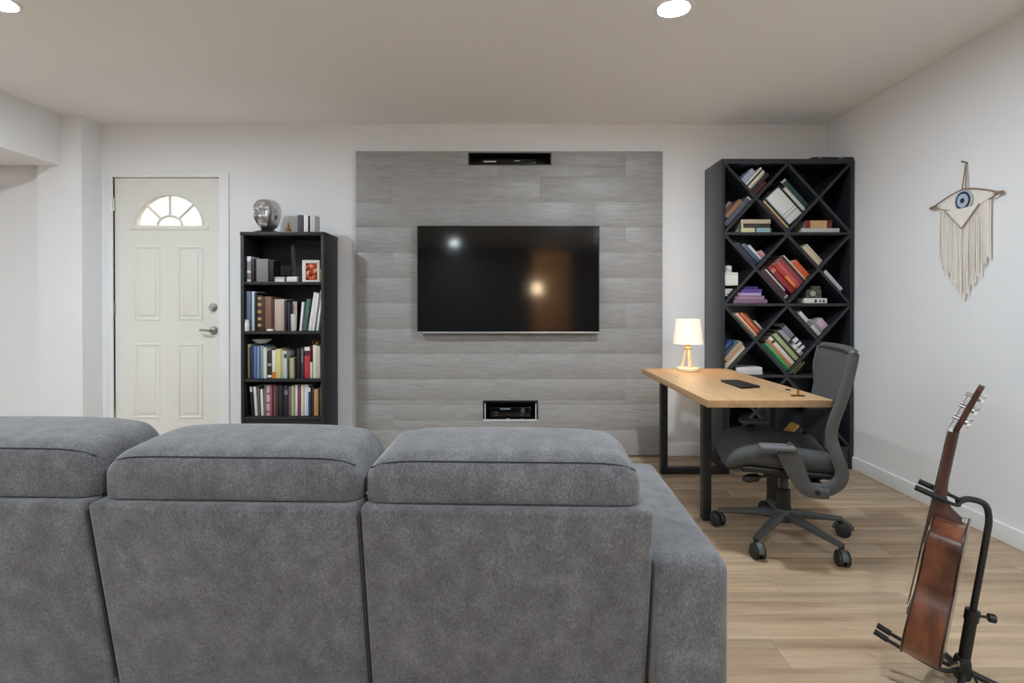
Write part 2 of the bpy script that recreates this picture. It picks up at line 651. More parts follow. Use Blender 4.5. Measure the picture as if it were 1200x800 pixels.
pg = mg.node_tree.nodes['Principled BSDF']
pg.inputs['Base Color'].default_value = (0.96, 0.97, 0.96, 1)
pg.inputs['Transmission Weight'].default_value = 1
pg.inputs['Roughness'].default_value = 0.18
pg.inputs['IOR'].default_value = 1.1
ths = [0, pi * 0.245, pi / 2, pi * 0.755, pi]
for k in range(5):
    bm = nb()
    if k < 4:
        a, b = ths[k], ths[k + 1]
        pl = [(FX + FRx * cos(a + (b - a) * i / 10), FZ + FRz * sin(a + (b - a) * i / 10)) for i in range(11)]
        pl += [(FX + ri * cos(b + (a - b) * i / 10), FZ + ri * 0.78 * sin(b + (a - b) * i / 10)) for i in range(11)]
    else:
        pl = [(FX + ri * cos(pi * i / 16), FZ + ri * 0.78 * sin(pi * i / 16)) for i in range(17)]
    prism(bm, pl, 0.004, T(0, 0.018, 0) @ XZ)
    obj('pane', bm, mg, fan)
# hardware
hp = at(250, 360, DY)
bm = nb()
lathe(bm, [(0, 0.0), (0.03, 0.0), (0.03, 0.008), (0.026, 0.014), (0.02, 0.016), (0.019, 0.03), (0, 0.031)], 20, T(hp.x - DOOR[0], 0, hp.z) @ RX(pi / 2))
obj('deadbolt', bm, M_CHROME, door)
hp = at(250.5, 387, DY)
bm = nb()
hx, hz = hp.x - DOOR[0], hp.z
lathe(bm, [(0, 0.0), (0.03, 0.0), (0.03, 0.006), (0.024, 0.012), (0.012, 0.014), (0.011, 0.042), (0, 0.043)], 20, T(hx, 0, hz) @ RX(pi / 2))
tube(bm, smooth_path([(hx, -0.045, hz), (hx - 0.02, -0.05, hz + 0.002), (hx - 0.06, -0.047, hz + 0.004), (hx - 0.075, -0.042, hz + 0.004)], 4), 0.0085, 10)
obj('lever_handle', bm, M_CHROME, door)
for yy in (240, 361, 486):
    z = at(133, yy, DY).z
    bm = nb()
    cyl(bm, (0.002, -0.006, z - 0.045), (0.002, -0.006, z + 0.045), 0.006, 8)
    obj('hinge', bm, M_CHROME, door)

# ---- grey laminate wall panel made of planks, with two recessed media boxes
panel = structure(obj('wall_panelling', box(nb(), (PAN[0] + .004, D - 0.014, PAN[1]), (PAN[2] - .004, D - 0.0005, PAN[1] + 0.02)), M_PANEL, smooth=False),
                  'grey wood-look laminate panelling behind the television', 'wall panelling')
rows = 12
rh = (PAN[3] - PAN[1]) / rows
for r_ in range(rows):
    z0, z1 = PAN[1] + r_ * rh, PAN[1] + (r_ + 1) * rh
    cuts = [PAN[0]] + [PAN[0] + f * (PAN[2] - PAN[0]) for f in ((0.34, 0.78), (0.12, 0.6), (0.46, 0.88))[r_ % 3]] + [PAN[2]]
    for a, b in zip(cuts, cuts[1:]):
        for (x0, q0, x1, q1) in rect_minus([(a, z0, b, z1)], [NICHE_UP, NICHE_LO]):
            bm = nb()
            w, h = x1 - x0, q1 - q0
            cbox(bm, (-w / 2 + 0.00015, PY_ - D, -h / 2 + 0.00015), (w / 2 - 0.00015, -0.0005, h / 2 - 0.00015), 0.0004, 1)
            o = obj('plank', bm, M_PANEL, panel)
            o.location = ((x0 + x1) / 2, D, (q0 + q1) / 2)

M_VOID = mat('matt_black_lining', (12, 12, 14), 0.6)


def niche(R, label, frame_mat, fw, name):
    a, b, c, d = R
    t = thing(name, label, 'wall box', ((a + c) / 2, PY_, b))
    w, h, dep = (c - a) / 2, d - b, 0.15
    bm = nb()
    e = 0.001
    th = 0.004
    box(bm, (-w + e, 0.001, e), (w - e, dep, th))
    box(bm, (-w + e, 0.001, h - th), (w - e, dep, h - e))
    box(bm, (-w + e, 0.001, th), (-w + th, dep, h - th))
    box(bm, (w - th, 0.001, th), (w - e, dep, h - th))
    box(bm, (-w + th, dep - 0.004, th), (w - th, dep, h - th))
    obj('lining', bm, M_VOID, t, smooth=False)
    return t, w, h


t, w, h = niche(NICHE_UP, 'long black recessed slot at the top of the grey panelling', M_PLASTB, 0.006, 'recessed_slot')
bm = nb()
for (p, q) in (((-w - .004, -.002), (w + .004, .005)), ((-w - .004, h - .005), (w + .004, h + .002)), ((-w - .004, .005), (-w + .004, h - .005)), ((w - .004, .005), (w + .004, h - .005))):
    box(bm, (p[0], -0.004, p[1]), (q[0], -0.0005, q[1]))
obj('frame', bm, M_PLASTB, t, smooth=False)
bm = nb()
z0 = NICHE_UP[1] + 0.0045
cxn = (NICHE_UP[0] + NICHE_UP[2]) / 2
t = thing('media_player', 'flat black media player inside the upper recessed slot', 'electronics', (cxn, PY_ + 0.03, z0))
obj('case', cbox(nb(), (-0.21, 0, 0), (0.19, 0.1, 0.05), 0.006), M_GLOSSB, t)
obj('front_strip', cbox(nb(), (-0.19, -0.003, 0.022), (-0.10, 0.001, 0.032), 0.002), mat('satin_aluminium', (206, 206, 206), 0.5, 0.1), t)
obj('front_strip', cbox(nb(), (0.03, -0.003, 0.03), (0.075, 0.001, 0.035), 0.001), mat('satin_aluminium', (206, 206, 206), 0.5, 0.1), t)
bm = nb()
for k in range(7):
    cyl(bm, (0.11 + k * 0.01, -0.002, 0.012), (0.11 + k * 0.01, 0.001, 0.012), 0.002, 6)
obj('vent_dots', bm, M_PLAST, t)

t, w, h = niche(NICHE_LO, 'black recessed socket box with a silver lip, low on the grey panelling', M_CHROME, 0.01, 'recessed_socket_box')
bm = nb()
box(bm, (-w - .004, -0.006, -.002), (w + .004, -0.0005, .012))
box(bm, (-w + .006, -0.005, .012), (-w + .013, 0.0, h - .02))
box(bm, (w - .013, -0.005, .012), (w - .006, 0.0, h - .02))
obj('silver_lip', bm, mat('satin_aluminium', (206, 206, 206), 0.5, 0.1), t, smooth=False)['label'] = 'silver lip along bottom and sides'
bm = nb()
box(bm, (-w - .006, -0.004, h - .008), (w + .006, -0.0005, h + .003))
box(bm, (-w - .006, -0.004, .01), (-w + .003, -0.0005, h - .008))
box(bm, (w - .003, -0.004, .01), (w + .006, -0.0005, h - .008))
obj('frame', bm, M_PLASTB, t, smooth=False)
obj('clip', box(nb(), (-.03, -0.009, -.006), (-.005, -0.0065, .018)), mat('satin_aluminium', (206, 206, 206), 0.5, 0.1), t, smooth=False)
obj('clip', box(nb(), (.075, -0.009, .0), (.09, -0.0065, .016)), mat('satin_aluminium', (206, 206, 206), 0.5, 0.1), t, smooth=False)
t = thing('cable_box', 'small black receiver inside the lower recessed socket box', 'electronics', ((NICHE_LO[0] + NICHE_LO[2]) / 2, PY_ + 0.03, NICHE_LO[1] + 0.0045))
obj('case', cbox(nb(), (-0.15, 0, 0), (0.15, 0.09, 0.09), 0.008), M_GLOSSB, t)
obj('display', cbox(nb(), (-0.075, -0.004, 0.07), (0.0, 0.001, 0.082), 0.002), mat('pale_display', (120, 135, 140), 0.3), t)
for k in range(3):
    obj('button', cbox(nb(), (0.07, -0.004, 0.03 + k * 0.014), (0.1, 0.001, 0.036 + k * 0.014), 0.002), M_PLAST, t)
    obj('button', cbox(nb(), (-0.12, -0.004, 0.028 + k * 0.012), (-0.09, 0.001, 0.032 + k * 0.012), 0.001), M_PLAST, t)
obj('dial', lathe(nb(), [(0, 0), (0.016, 0), (0.014, 0.012), (0, 0.013)], 16, T(0.09, -0.001, 0.078 - 0.012) @ RX(pi / 2)), M_PLAST, t)

# ---- recessed ceiling lights
lens_mat = bpy.data.materials.new('lit_lens')
lens_mat.use_nodes = True
pb = lens_mat.node_tree.nodes['Principled BSDF']
pb.inputs['Base Color'].default_value = (1, 1, 1, 1)
pb.inputs['Emission Color'].default_value = (0.81, 0.925, 1.0, 1)
pb.inputs['Emission Strength'].default_value = DOWNLIGHT
for k, (x, y, lab) in enumerate(((0.715, 2.44, 'round lit recessed ceiling light above the space between television and desk'),
                                 (-2.21, 2.40, 'round lit recessed ceiling light cut by the frame, above the door side'),
                                 (0.715, 0.0, 'round recessed ceiling light overhead on the desk side'),
                                 (-2.21, 0.0, 'round recessed ceiling light overhead on the door side'),
                                 (-1.2, -3.9, 'round recessed ceiling light mirrored in the television'),
                                 (-4.1, 0.2, 'added unseen ceiling light brightening the alcove under the dropped beam'),  # extra downlight added out of view to brighten the shaded area under the beam
                                 (1.75, -2.2, 'round recessed ceiling light behind the camera, guitar side'))):
    t = thing('ceiling_light', lab, 'light', (x, y, H if x > -3.1 else 2.055), 0, 'recessed ceiling lights')
    obj('trim_ring', lathe(nb(), [(0.066, -0.004), (0.07, -0.007), (0.082, -0.006), (0.086, 0.0), (0.066, 0.0), (0.066, -0.004)], 32), M_TRIM, t)
    obj('lens', lathe(nb(), [(0, -0.0055), (0.04, -0.0055), (0.066, -0.003), (0.066, -0.0005), (0, -0.0005)], 28), lens_mat, t)

# ================================================================== TELEVISION
TVY = 3.925
a, b = at(489, 390.5, TVY), at(702.5, 264.5, TVY)
tw, th_ = b.x - a.x, b.z - a.z
tv = thing('television', 'wall-mounted black flat-screen television on the grey panelling', 'television', ((a.x + b.x) / 2, TVY, a.z))
obj('housing', cbox(nb(), (-tw / 2, 0.002, 0.008), (tw / 2, 0.032, th_), 0.003), M_PLASTB, tv)
bm = nb()
e = 0.006
box(bm, (-tw / 2, -0.003, th_ - e), (tw / 2, 0.002, th_))
box(bm, (-tw / 2, -0.003, 0.008), (-tw / 2 + e, 0.002, th_ - e))
box(bm, (tw / 2 - e, -0.003, 0.008), (tw / 2, 0.002, th_ - e))
obj('bezel', bm, M_PLASTB, tv, smooth=False)
obj('screen', box(nb(), (-tw / 2 + e, -0.001, 0.012), (tw / 2 - e, 0.002, th_ - e)), mat('dark_screen_glass', (9, 10, 12), 0.08, spec=0.5), tv, smooth=False)
obj('bottom_strip', cbox(nb(), (-tw / 2, -0.004, 0.0), (tw / 2, 0.02, 0.0115), 0.002), mat('silver_plastic', (190, 190, 192), 0.35, 0.6), tv)['label'] = 'silver strip along the bottom edge'
obj('wall_mount', cbox(nb(), (-0.2, 0.03, 0.2), (0.2, PY_ - TVY, 0.55), 0.005), M_STEEL, tv)

# ================================================================== BOOK BUILDER
COVERS = {}


def place_book(cx, cz, th, Y, t, l, d, col, label, group, band=None, pages=True, name='book', cat='book', rough=0.55):
    """book with its spine towards the room: t thick, l long, d deep, turned by th about the depth axis"""
    bm = nb()
    t2, l2, w = t / 2, l / 2, min(0.0022, t * 0.16)
    cbox(bm, (-t2, 0, -l2), (t2, 0.003, l2), 0.001, 1)
    box(bm, (-t2, 0.003, -l2), (-t2 + w, d, l2))
    box(bm, (t2 - w, 0.003, -l2), (t2, d, l2))
    o = obj(name, bm, mat('book_cover', col, rough, jitter=0.0), None)
    o.location = (cx, Y, cz)
    o.rotation_euler = (0, th, 0)
    tag(o, label, cat, group)
    if pages:
        obj('pages', box(nb(), (-t2 + w, 0.003, -l2 + 0.004), (t2 - w, d - 0.004, l2 - 0.003)), M_PAGES, o, smooth=False)
    if band:
        for (f0, f1, bc) in band:
            obj('spine_label', box(nb(), (-t2 + 0.0008, -0.0006, -l2 + f0 * l), (t2 - 0.0008, 0.0015, -l2 + f1 * l)), mat('spine_print', bc, 0.6), o, smooth=False)
    return o


ORD = ['first', 'second', 'third', 'fourth', 'fifth', 'sixth', 'seventh', 'eighth', 'ninth', 'tenth', 'eleventh', 'twelfth',
       'thirteenth', 'fourteenth', 'fifteenth', 'sixteenth', 'seventeenth', 'eighteenth', 'nineteenth', 'twentieth', 'twenty-first', 'twenty-second', 'twenty-third', 'twenty-fourth']

# ================================================================== SMALL BLACK BOOKCASE
BF, BB = 3.70, 3.99
K1 = BF / F_PX
bl, br = at(282, 400, BF).x, at(380, 400, BF).x
top_z = at(330, 271.5, BF).z
SH = [at(330, yy, BF).z for yy in (330, 388, 444, 488.5)]
bc = thing('bookcase', 'small narrow black woodgrain bookcase beside the door', 'bookcase', ((bl + br) / 2, BF, 0))
hw = (br - bl) / 2
bd = BB - BF
st = 0.022
for s in (-1, 1):
    obj('side_panel', cbox(nb(), (s * hw, 0, 0), (s * (hw - st), bd, top_z - 0.024), 0.0015, 1), M_BLACK, bc)
obj('top_panel', cbox(nb(), (-hw - .002, -0.003, top_z - 0.024), (hw + .002, bd, top_z), 0.0015, 1), M_BLACK, bc)
obj('back_panel', box(nb(), (-hw + st, bd - 0.008, 0.02), (hw - st, bd - 0.002, top_z - 0.024)), M_BLACK, bc, smooth=False)
for z in SH:
    obj('shelf', cbox(nb(), (-hw + st, 0.004, z - 0.02), (hw - st, bd - 0.008, z), 0.0015, 1), M_BLACK, bc)
obj('plinth', box(nb(), (-hw + st, 0.012, 0), (hw - st, 0.03, SH[3] - 0.02)), M_BLACK, bc, smooth=False)

# x0, x1, top pixel, colour, words, lean in pixels, options
NAVY, SLATE, CREAM, BLACKC, WHITEB = (34, 40, 66), (96, 110, 134), (214, 206, 184), (24, 23, 25), (222, 222, 220)
SHELVES = {
    'top': (top_z, 271.5, [
        (346.5, 350, 251, (74, 72, 92), 'slate purple hardback', 0), (350, 353.3, 251, (56, 54, 70), 'dark plum hardback', 0),
        (354, 359, 251, (226, 224, 222), 'white spine book', 0), (359.2, 361.3, 252, (30, 30, 34), 'thin black book', 0),
        (361.5, 367.2, 251.3, (196, 194, 196), 'pale grey hardback', 0)]),
    'first': (SH[0], 330, [
        (286.6, 291.5, 300, (216, 216, 218), 'white book with dark print', 0, ((0.1, 0.35, (120, 120, 126)), (0.45, 0.8, (140, 140, 146)))),
        (291.8, 296, 303, BLACKC, 'black hardback', 0), (296.2, 298.3, 304, (96, 34, 40), 'thin dark red book', 0),
        (298.6, 312, 303, (128, 124, 126), 'thick grey marbled volume', 0), (312.3, 318, 305, (20, 20, 22), 'black slipcase volume', 0),
        (373.5, 378, 315, (178, 170, 84), 'short olive yellow book', 0, ((0.75, 1.0, (220, 218, 208)),))]),
    'second': (SH[1], 388, [
        (286.3, 292, 341.3, (94, 106, 126), 'tall slate blue book', 0), (292.2, 295.7, 341.5, (196, 210, 220), 'tall pale blue book', 0),
        (296, 298.7, 343, (28, 30, 32), 'thin black book', 0),
        (299, 304, 346, (58, 44, 32), 'brown book with gold ornaments', 0, ((0.12, 0.2, (176, 146, 92)), (0.3, 0.38, (176, 146, 92)), (0.5, 0.58, (176, 146, 92)), (0.7, 0.78, (176, 146, 92)), (0.88, 0.95, (176, 146, 92)))),
        (304.3, 308.3, 347.5, (62, 32, 26), 'dark maroon leather book', 0), (308.5, 316.3, 347.5, (124, 88, 68), 'brown leather book', 0),
        (316.4, 318.3, 350, (92, 62, 48), 'thin brown book', 0), (318.6, 330.8, 350.5, (190, 170, 158), 'thick beige cloth book', 0),
        (331.2, 334.5, 352, (22, 21, 23), 'black book', 0), (335, 338, 354, (38, 36, 60), 'thin dark indigo book', 0),
        (348.2, 350.8, 354, (222, 224, 224), 'thin white leaning book', 3.2), (351.5, 356.2, 351, (74, 106, 94), 'sea green leaning book', 5.2),
        (358.5, 362.8, 343, (226, 218, 216), 'pale pink leaning book', 7.2), (363.2, 366.2, 344, (224, 224, 220), 'white leaning book', 6.4),
        (366.6, 370.3, 341, (232, 234, 234), 'tall white leaning book', 5.6), (373.2, 378.3, 352, (118, 134, 150), 'grey blue book', 0, ((0.78, 0.92, (48, 66, 88)),))]),
    'third': (SH[2], 444, [
        (287, 289.3, 404, (204, 196, 160), 'thin cream book', 0), (289.6, 291.8, 407, (36, 32, 28), 'thin black book', 0),
        (292, 295, 407, NAVY, 'navy book', 0), (295.2, 298.3, 406, (86, 110, 160), 'cobalt blue book', 0), (298.5, 301.6, 406, (122, 142, 176), 'light blue book', 0),
        (301.8, 306.3, 406, (134, 152, 160), 'grey blue book', 0), (306.5, 310.3, 408, (210, 212, 196), 'off-white book', 0),
        (310.5, 315.8, 412, (44, 32, 36), 'dark book with white label', 0, ((0.03, 0.12, (220, 216, 210)), (0.45, 0.55, (150, 140, 150)))),
        (316, 320.6, 411, (222, 218, 206), 'white book with orange foot', 0, ((0.0, 0.22, (204, 112, 44)),)),
        (321, 327, 409.5, (210, 198, 128), 'pale yellow book', 0), (327.3, 330.8, 411.5, (188, 188, 168), 'sage grey book', 0),
        (331, 334.2, 412, (190, 192, 196), 'light grey book', 0, ((0.75, 0.9, (40, 40, 44)),)), (337.6, 342.6, 420, (168, 164, 128), 'short olive cream book', 0),
        (346, 349.6, 409, (24, 22, 24), 'black book', 0), (350, 353.3, 408, (70, 60, 72), 'dark mauve book', 0, ((0.5, 0.95, (112, 104, 112)),)),
        (354.6, 361.2, 407, (176, 52, 68), 'thick crimson book', 0, ((0.88, 1.0, (226, 222, 220)), (0.72, 0.88, (70, 26, 40)))), (361.4, 364.2, 425, (206, 196, 166), 'short cream book', 0),
        (364.5, 369, 405, (220, 216, 206), 'white book', 0), (369.2, 373.3, 406, (206, 196, 176), 'cream book', 0),
        (373.8, 377, 408, (124, 54, 50), 'brick red book', 0, ((0.0, 0.3, (60, 110, 124)),)), (377.2, 378.8, 412, (34, 44, 84), 'thin navy book', 0)]),
    'fourth': (SH[3], 488.5, [
        (291.5, 294.6, 454, (30, 30, 32), 'black leaning book with white tip', -2.2, ((0.82, 1.0, (216, 214, 210)),)), (296.6, 299.8, 454, (206, 204, 200), 'white leaning book', -2.4),
        (300.2, 302.4, 455, (92, 92, 94), 'thin grey leaning book', -1.6), (303.4, 306, 457, (220, 218, 214), 'thin white leaning book', -1.2), (306.3, 309.2, 452, (122, 116, 112), 'grey book', 0),
        (309.5, 313.6, 452.5, (206, 172, 176), 'pink and white striped book', 0, ((0.1, 0.16, (150, 60, 80)), (0.4, 0.46, (150, 60, 80)), (0.7, 0.76, (150, 60, 80)))), (313.9, 316.8, 452.5, (138, 74, 88), 'dusky rose book', 0),
        (317, 319.8, 452.5, (166, 96, 106), 'rose pink book', 0), (320.2, 323.8, 452.5, (60, 50, 44), 'dark brown book', 0), (324, 328.6, 452.5, (40, 32, 28), 'blackish brown book', 0),
        (328.8, 331, 453, (24, 22, 22), 'thin black book', 0), (331.3, 335.6, 452.5, (32, 34, 50), 'midnight blue book', 0, ((0.7, 0.85, (110, 110, 130)),)), (335.9, 339.6, 453.5, (112, 100, 98), 'taupe book', 0),
        (339.9, 342.6, 452.5, (170, 172, 136), 'sage book', 0), (342.8, 346, 452, (226, 216, 196), 'cream book', 0), (346.3, 350, 453, (122, 52, 92), 'magenta book', 0),
        (350.4, 353.5, 452, (214, 208, 190), 'ivory book', 0), (353.7, 358.8, 452, (212, 220, 224), 'bluish white book', 0), (359.2, 362, 455, (54, 52, 92), 'indigo book', 0, ((0.85, 1.0, (220, 220, 220)),)),
        (362.3, 365.3, 454, (52, 32, 38), 'dark plum book', 0), (365.7, 370.8, 457, (190, 144, 88), 'tan orange book', 0), (371, 373.3, 455, (26, 22, 16), 'thin black book', 0),
        (373.6, 376.4, 451, (142, 118, 78), 'olive tan book', 0), (376.7, 378.8, 453, (222, 208, 196), 'thin pale pink book', 0)]),
}


def rect_poly(cx, cz, th, t, l):
    c, s_ = cos(th), sin(th)
    return [(cx + u * c + v * s_, cz - u * s_ + v * c) for u, v in ((-t / 2, -l / 2), (t / 2, -l / 2), (t / 2, l / 2), (-t / 2, l / 2))]


def polys_meet(A, B):
    for P in (A, B):
        for i in range(len(P)):
            ex, ez = P[(i + 1) % len(P)][0] - P[i][0], P[(i + 1) % len(P)][1] - P[i][1]
            a_ = [-ez * x + ex * z for x, z in A]
            b_ = [-ez * x + ex * z for x, z in B]
            if max(a_) <= min(b_) + 1e-7 or max(b_) <= min(a_) + 1e-7:
                return False
    return True


for sname, (z, yb, items) in SHELVES.items():
    prev = None
    n_items = []
    for i, it in enumerate(items):
        x0, x1, yt, col, words_, lean = it[:6]
        band = it[6] if len(it) > 6 else None
        Y = BF + (0.03 if sname == 'top' else 0.025 + 0.02 * random.random())
        hgt = (yb - yt) * BF / F_PX
        t = (x1 - x0) * K1 - 0.0008
        th = atan2(lean * K1, hgt)
        l = hgt / cos(th)
        t *= cos(th)
        xa = at(x0, yb, BF).x
        if sname != 'top':
            xa = max(xa, bl + st + 0.001 + (abs(lean) * K1 if lean < 0 else 0))
        cx = xa + t * cos(th) / 2 + sin(th) * l / 2 if th >= 0 else xa + t / 2 * cos(th) + sin(th) * l / 2
        cz = z + 0.0008 + cos(th) * l / 2 + abs(sin(th)) * t / 2
        P_ = rect_poly(cx, cz, th, t, l)
        while prev and polys_meet(prev, P_):
            cx += 0.0004
            P_ = rect_poly(cx, cz, th, t, l)
        lim = br - st - 0.0008
        over = max(p[0] for p in P_) - lim
        if sname != 'top' and over > 0:
            t -= over * 1.02
            cx -= over * 0.51
            if t < 0.003:
                continue
            P_ = rect_poly(cx, cz, th, t, l)
        prev = P_
        n_items.append((cx, cz, th, Y, t, l, col, words_, band))
    for i, (cx, cz, th, Y, t, l, col, words_, band) in enumerate(n_items):
        if sname == 'top':
            lab = f'{words_}, {ORD[i]} from left of the row on top of the small bookcase'
        else:
            lab = f"{words_}, {ORD[i]} book from left on the small bookcase's {sname} shelf"
        place_book(cx, cz, th, Y, t, l, min(0.17, 0.6 * l + 0.03), col, lab,
                   f"books on the small bookcase's {sname} shelf" if sname != 'top' else 'books on top of the small bookcase', band)


def small(x, z, Y):
    return (x, Y, z)


# silver head sculpture
hY = 3.80
hc = at(313.5, 250, hY)
k = hY / F_PX
head = thing('head_sculpture', 'silver head sculpture with sculpted face on a dark round base, atop the small bookcase', 'sculpture', (hc.x, hY, top_z + .0006), radians(-14))
obj('base', lathe(nb(), [(0, 0), (0.088, 0), (0.09, 0.006), (0.07, 0.016), (0.045, 0.022), (0.04, 0.03), (0, 0.03)], 28), M_GLOSSB, head)
bm = nb()
bmesh.ops.create_icosphere(bm, subdivisions=5, radius=1.0)
for v in bm.verts:
    p = v.co.normalized()
    x, y, z = p
    q_ = (abs(x) ** 3.1 + abs(y) ** 3.1 + abs(z) ** 3.1) ** (-1 / 3.1)
    x_, y_, z_ = x * q_, y * q_, z * q_
    tz = min(1, max(0, (0.25 - z) / 1.25))
    w = 0.069 * (1 - 0.26 * tz)
    dpt = 0.094 * (1 - 0.22 * tz)
    hh = 0.103
    X, Yy, Z = x_ * w, y_ * dpt, z_ * hh
    f = max(0.0, -y)                                              # face side
    def bumpf(cx, cz, sx, sz, a):
        return 1.5 * a * math.exp(-((x - cx) / sx) ** 2 - ((z - cz) / sz) ** 2) * (1 if y < 0 else 0)
    dd = bumpf(0, -0.12, 0.12, 0.26, 0.026) + bumpf(0, -0.28, 0.17, 0.1, 0.016)             # nose
    dd += bumpf(0.36, 0.1, 0.19, 0.13, -0.022) + bumpf(-0.36, 0.1, 0.19, 0.13, -0.022)      # eye sockets
    dd += bumpf(0.36, 0.09, 0.09, 0.07, 0.009) + bumpf(-0.36, 0.09, 0.09, 0.07, 0.009)      # eyeballs
    dd += bumpf(0.33, 0.29, 0.26, 0.08, 0.011) + bumpf(-0.33, 0.29, 0.26, 0.08, 0.011)      # brows
    dd += bumpf(0.5, -0.2, 0.2, 0.18, 0.01) + bumpf(-0.5, -0.2, 0.2, 0.18, 0.01)            # cheekbones
    dd += bumpf(0.42, -0.5, 0.14, 0.2, -0.012) + bumpf(-0.42, -0.5, 0.14, 0.2, -0.012)      # hollow cheeks
    dd += bumpf(0, -0.5, 0.26, 0.05, 0.010) + bumpf(0, -0.62, 0.24, 0.05, 0.009) + bumpf(0, -0.56, 0.3, 0.025, -0.008)   # lips
    dd += bumpf(0, -0.82, 0.25, 0.12, 0.012)                                                # chin
    Yy -= dd
    ear = 0.012 * math.exp(-((abs(x) - 0.98) / 0.12) ** 2 - ((z + 0.02) / 0.24) ** 2 - ((y - 0.1) / 0.14) ** 2)
    X += ear * (1 if x > 0 else -1)
    v.co = (X, Yy, 0.128 + Z)
obj('head', bm, M_SILVER, head, ang=180)

fp = at(338, 265, 3.80)
t = thing('brass_figurine', 'tiny brass figurine between the silver head and the books on the small bookcase', 'figurine', (fp.x, 3.80, top_z + .0006))
obj('base', lathe(nb(), [(0, 0), (0.026, 0), (0.026, 0.008), (0.02, 0.014), (0, 0.014)], 18), mat('pale_wood_base', (206, 178, 140), 0.5), t)
obj('figure', lathe(nb(), [(0, 0.014), (0.017, 0.014), (0.02, 0.026), (0.012, 0.04), (0.007, 0.05), (0.009, 0.058), (0.007, 0.066), (0.003, 0.07), (0.0025, 0.082), (0, 0.084)], 16), M_BRASS, t)

# things on the first shelf
def shelf_box(x0, x1, y0, yb, z, Y, dpt, m, name, label, cat, r=0.003):
    a_, b_ = at(x0, yb, Y), at(x1, y0, Y)
    h_ = (yb - y0) * Y / F_PX
    o = obj(name, cbox(nb(), (-(b_.x - a_.x) / 2, 0, 0), ((b_.x - a_.x) / 2, dpt, h_), r), m)
    o.location = ((a_.x + b_.x) / 2, Y, z)
    return tag(o, label, cat)


t = thing('white_case', 'small flat white case lying at the middle of the first bookcase shelf', 'case', (at(325, 330, 3.75).x, 3.75, SH[0] + .0006))
obj('tray', cbox(nb(), (-0.046, 0, 0), (0.046, 0.08, 0.02), 0.003), M_WHITEC, t)
obj('lid', cbox(nb(), (-0.047, -0.001, 0.0205), (0.047, 0.081, 0.034), 0.004), mat('white_lid', (206, 206, 204), 0.4), t)
t = thing('black_blade_sculpture', 'slim black blade-shaped sculpture on a white block, first bookcase shelf', 'sculpture', (at(342, 330, 3.75).x, 3.75, SH[0] + .0006))
obj('base', cbox(nb(), (-0.036, 0, 0), (0.036, 0.06, 0.036), 0.006), M_WHITEC, t)
bm = nb()
rings = []
for i in range(13):
    f = i / 12
    z = 0.036 + f * 0.21
    w = 0.02 - 0.006 * f
    xo = -0.012 * f + 0.004
    rings.append([bm.verts.new((xo + w * c, 0.03 + 0.012 * s, z + (0.012 * c if i == 12 else 0))) for c, s in ((-1, 0), (-.3, -1), (.2, -.55), (1, -.1), (.3, 1), (-.5, .8))])
for A, B in zip(rings, rings[1:]):
    for q in range(6):
        bm.faces.new((A[q], A[(q + 1) % 6], B[(q + 1) % 6], B[q]))
bm.faces.new(rings[-1])
obj('blade', bm, M_PLASTB, t, smooth=False)
# photo frame
fY = 3.745
a, b = at(354.5, 330, fY), at(374, 304.5, fY)
fw, fh = b.x - a.x, (330 - 304.5) * fY / F_PX
t = thing('photo_frame', 'white double photo frame holding a red-orange snapshot, right end of the first shelf', 'picture frame', ((a.x + b.x) / 2, fY, SH[0] + .0006), radians(6))
bm = nb()
e = 0.02
for (p, q) in (((-fw / 2, 0), (fw / 2, e * .6)), ((-fw / 2, fh - e), (fw / 2, fh)), ((-fw / 2, e * .6), (-fw / 2 + e * 1.1, fh - e)), ((fw / 2 - e * .7, e * .6), (fw / 2, fh - e))):
    box(bm, (p[0], 0, p[1]), (q[0], 0.014, q[1]))
obj('frame', bm, M_WHITEC, t, smooth=False)
mp_ = bpy.data.materials.new('snapshot_print')
mp_.use_nodes = True
nt = mp_.node_tree
tc = nt.nodes.new('ShaderNodeTexCoord')
nn = nt.nodes.new('ShaderNodeTexNoise')
nn.inputs['Scale'].default_value = 32
nn.inputs['Detail'].default_value = 2
cr = nt.nodes.new('ShaderNodeValToRGB')
cr.color_ramp.elements[0].position, cr.color_ramp.elements[0].color = 0.36, lin((70, 26, 18))
cr.color_ramp.elements[1].position, cr.color_ramp.elements[1].color = 0.68, lin((232, 206, 170))
for pos, c_ in ((0.45, (176, 58, 30)), (0.55, (214, 108, 56))):
    cr.color_ramp.elements.new(pos).color = lin(c_)
nt.links.new(tc.outputs['Object'], nn.inputs[0])
nt.links.new(nn.outputs[0], cr.inputs[0])
nt.links.new(cr.outputs[0], nt.nodes['Principled BSDF'].inputs['Base Color'])
nt.nodes['Principled BSDF'].inputs['Roughness'].default_value = 0.25
obj('snapshot', box(nb(), (-fw / 2 + e * .9, 0.005, e * .4), (fw / 2 - e * .5, 0.01, fh - e * .8)), mp_, t, smooth=False)
obj('backing', cbox(nb(), (-fw / 2, 0.0145, 0), (fw / 2, 0.018, fh), 0.001, 1), M_WHITEC, t)
obj('strut', box(nb(), (-0.02, 0.018, 0), (0.02, 0.05, 0.004)), M_WHITEC, t, smooth=False)

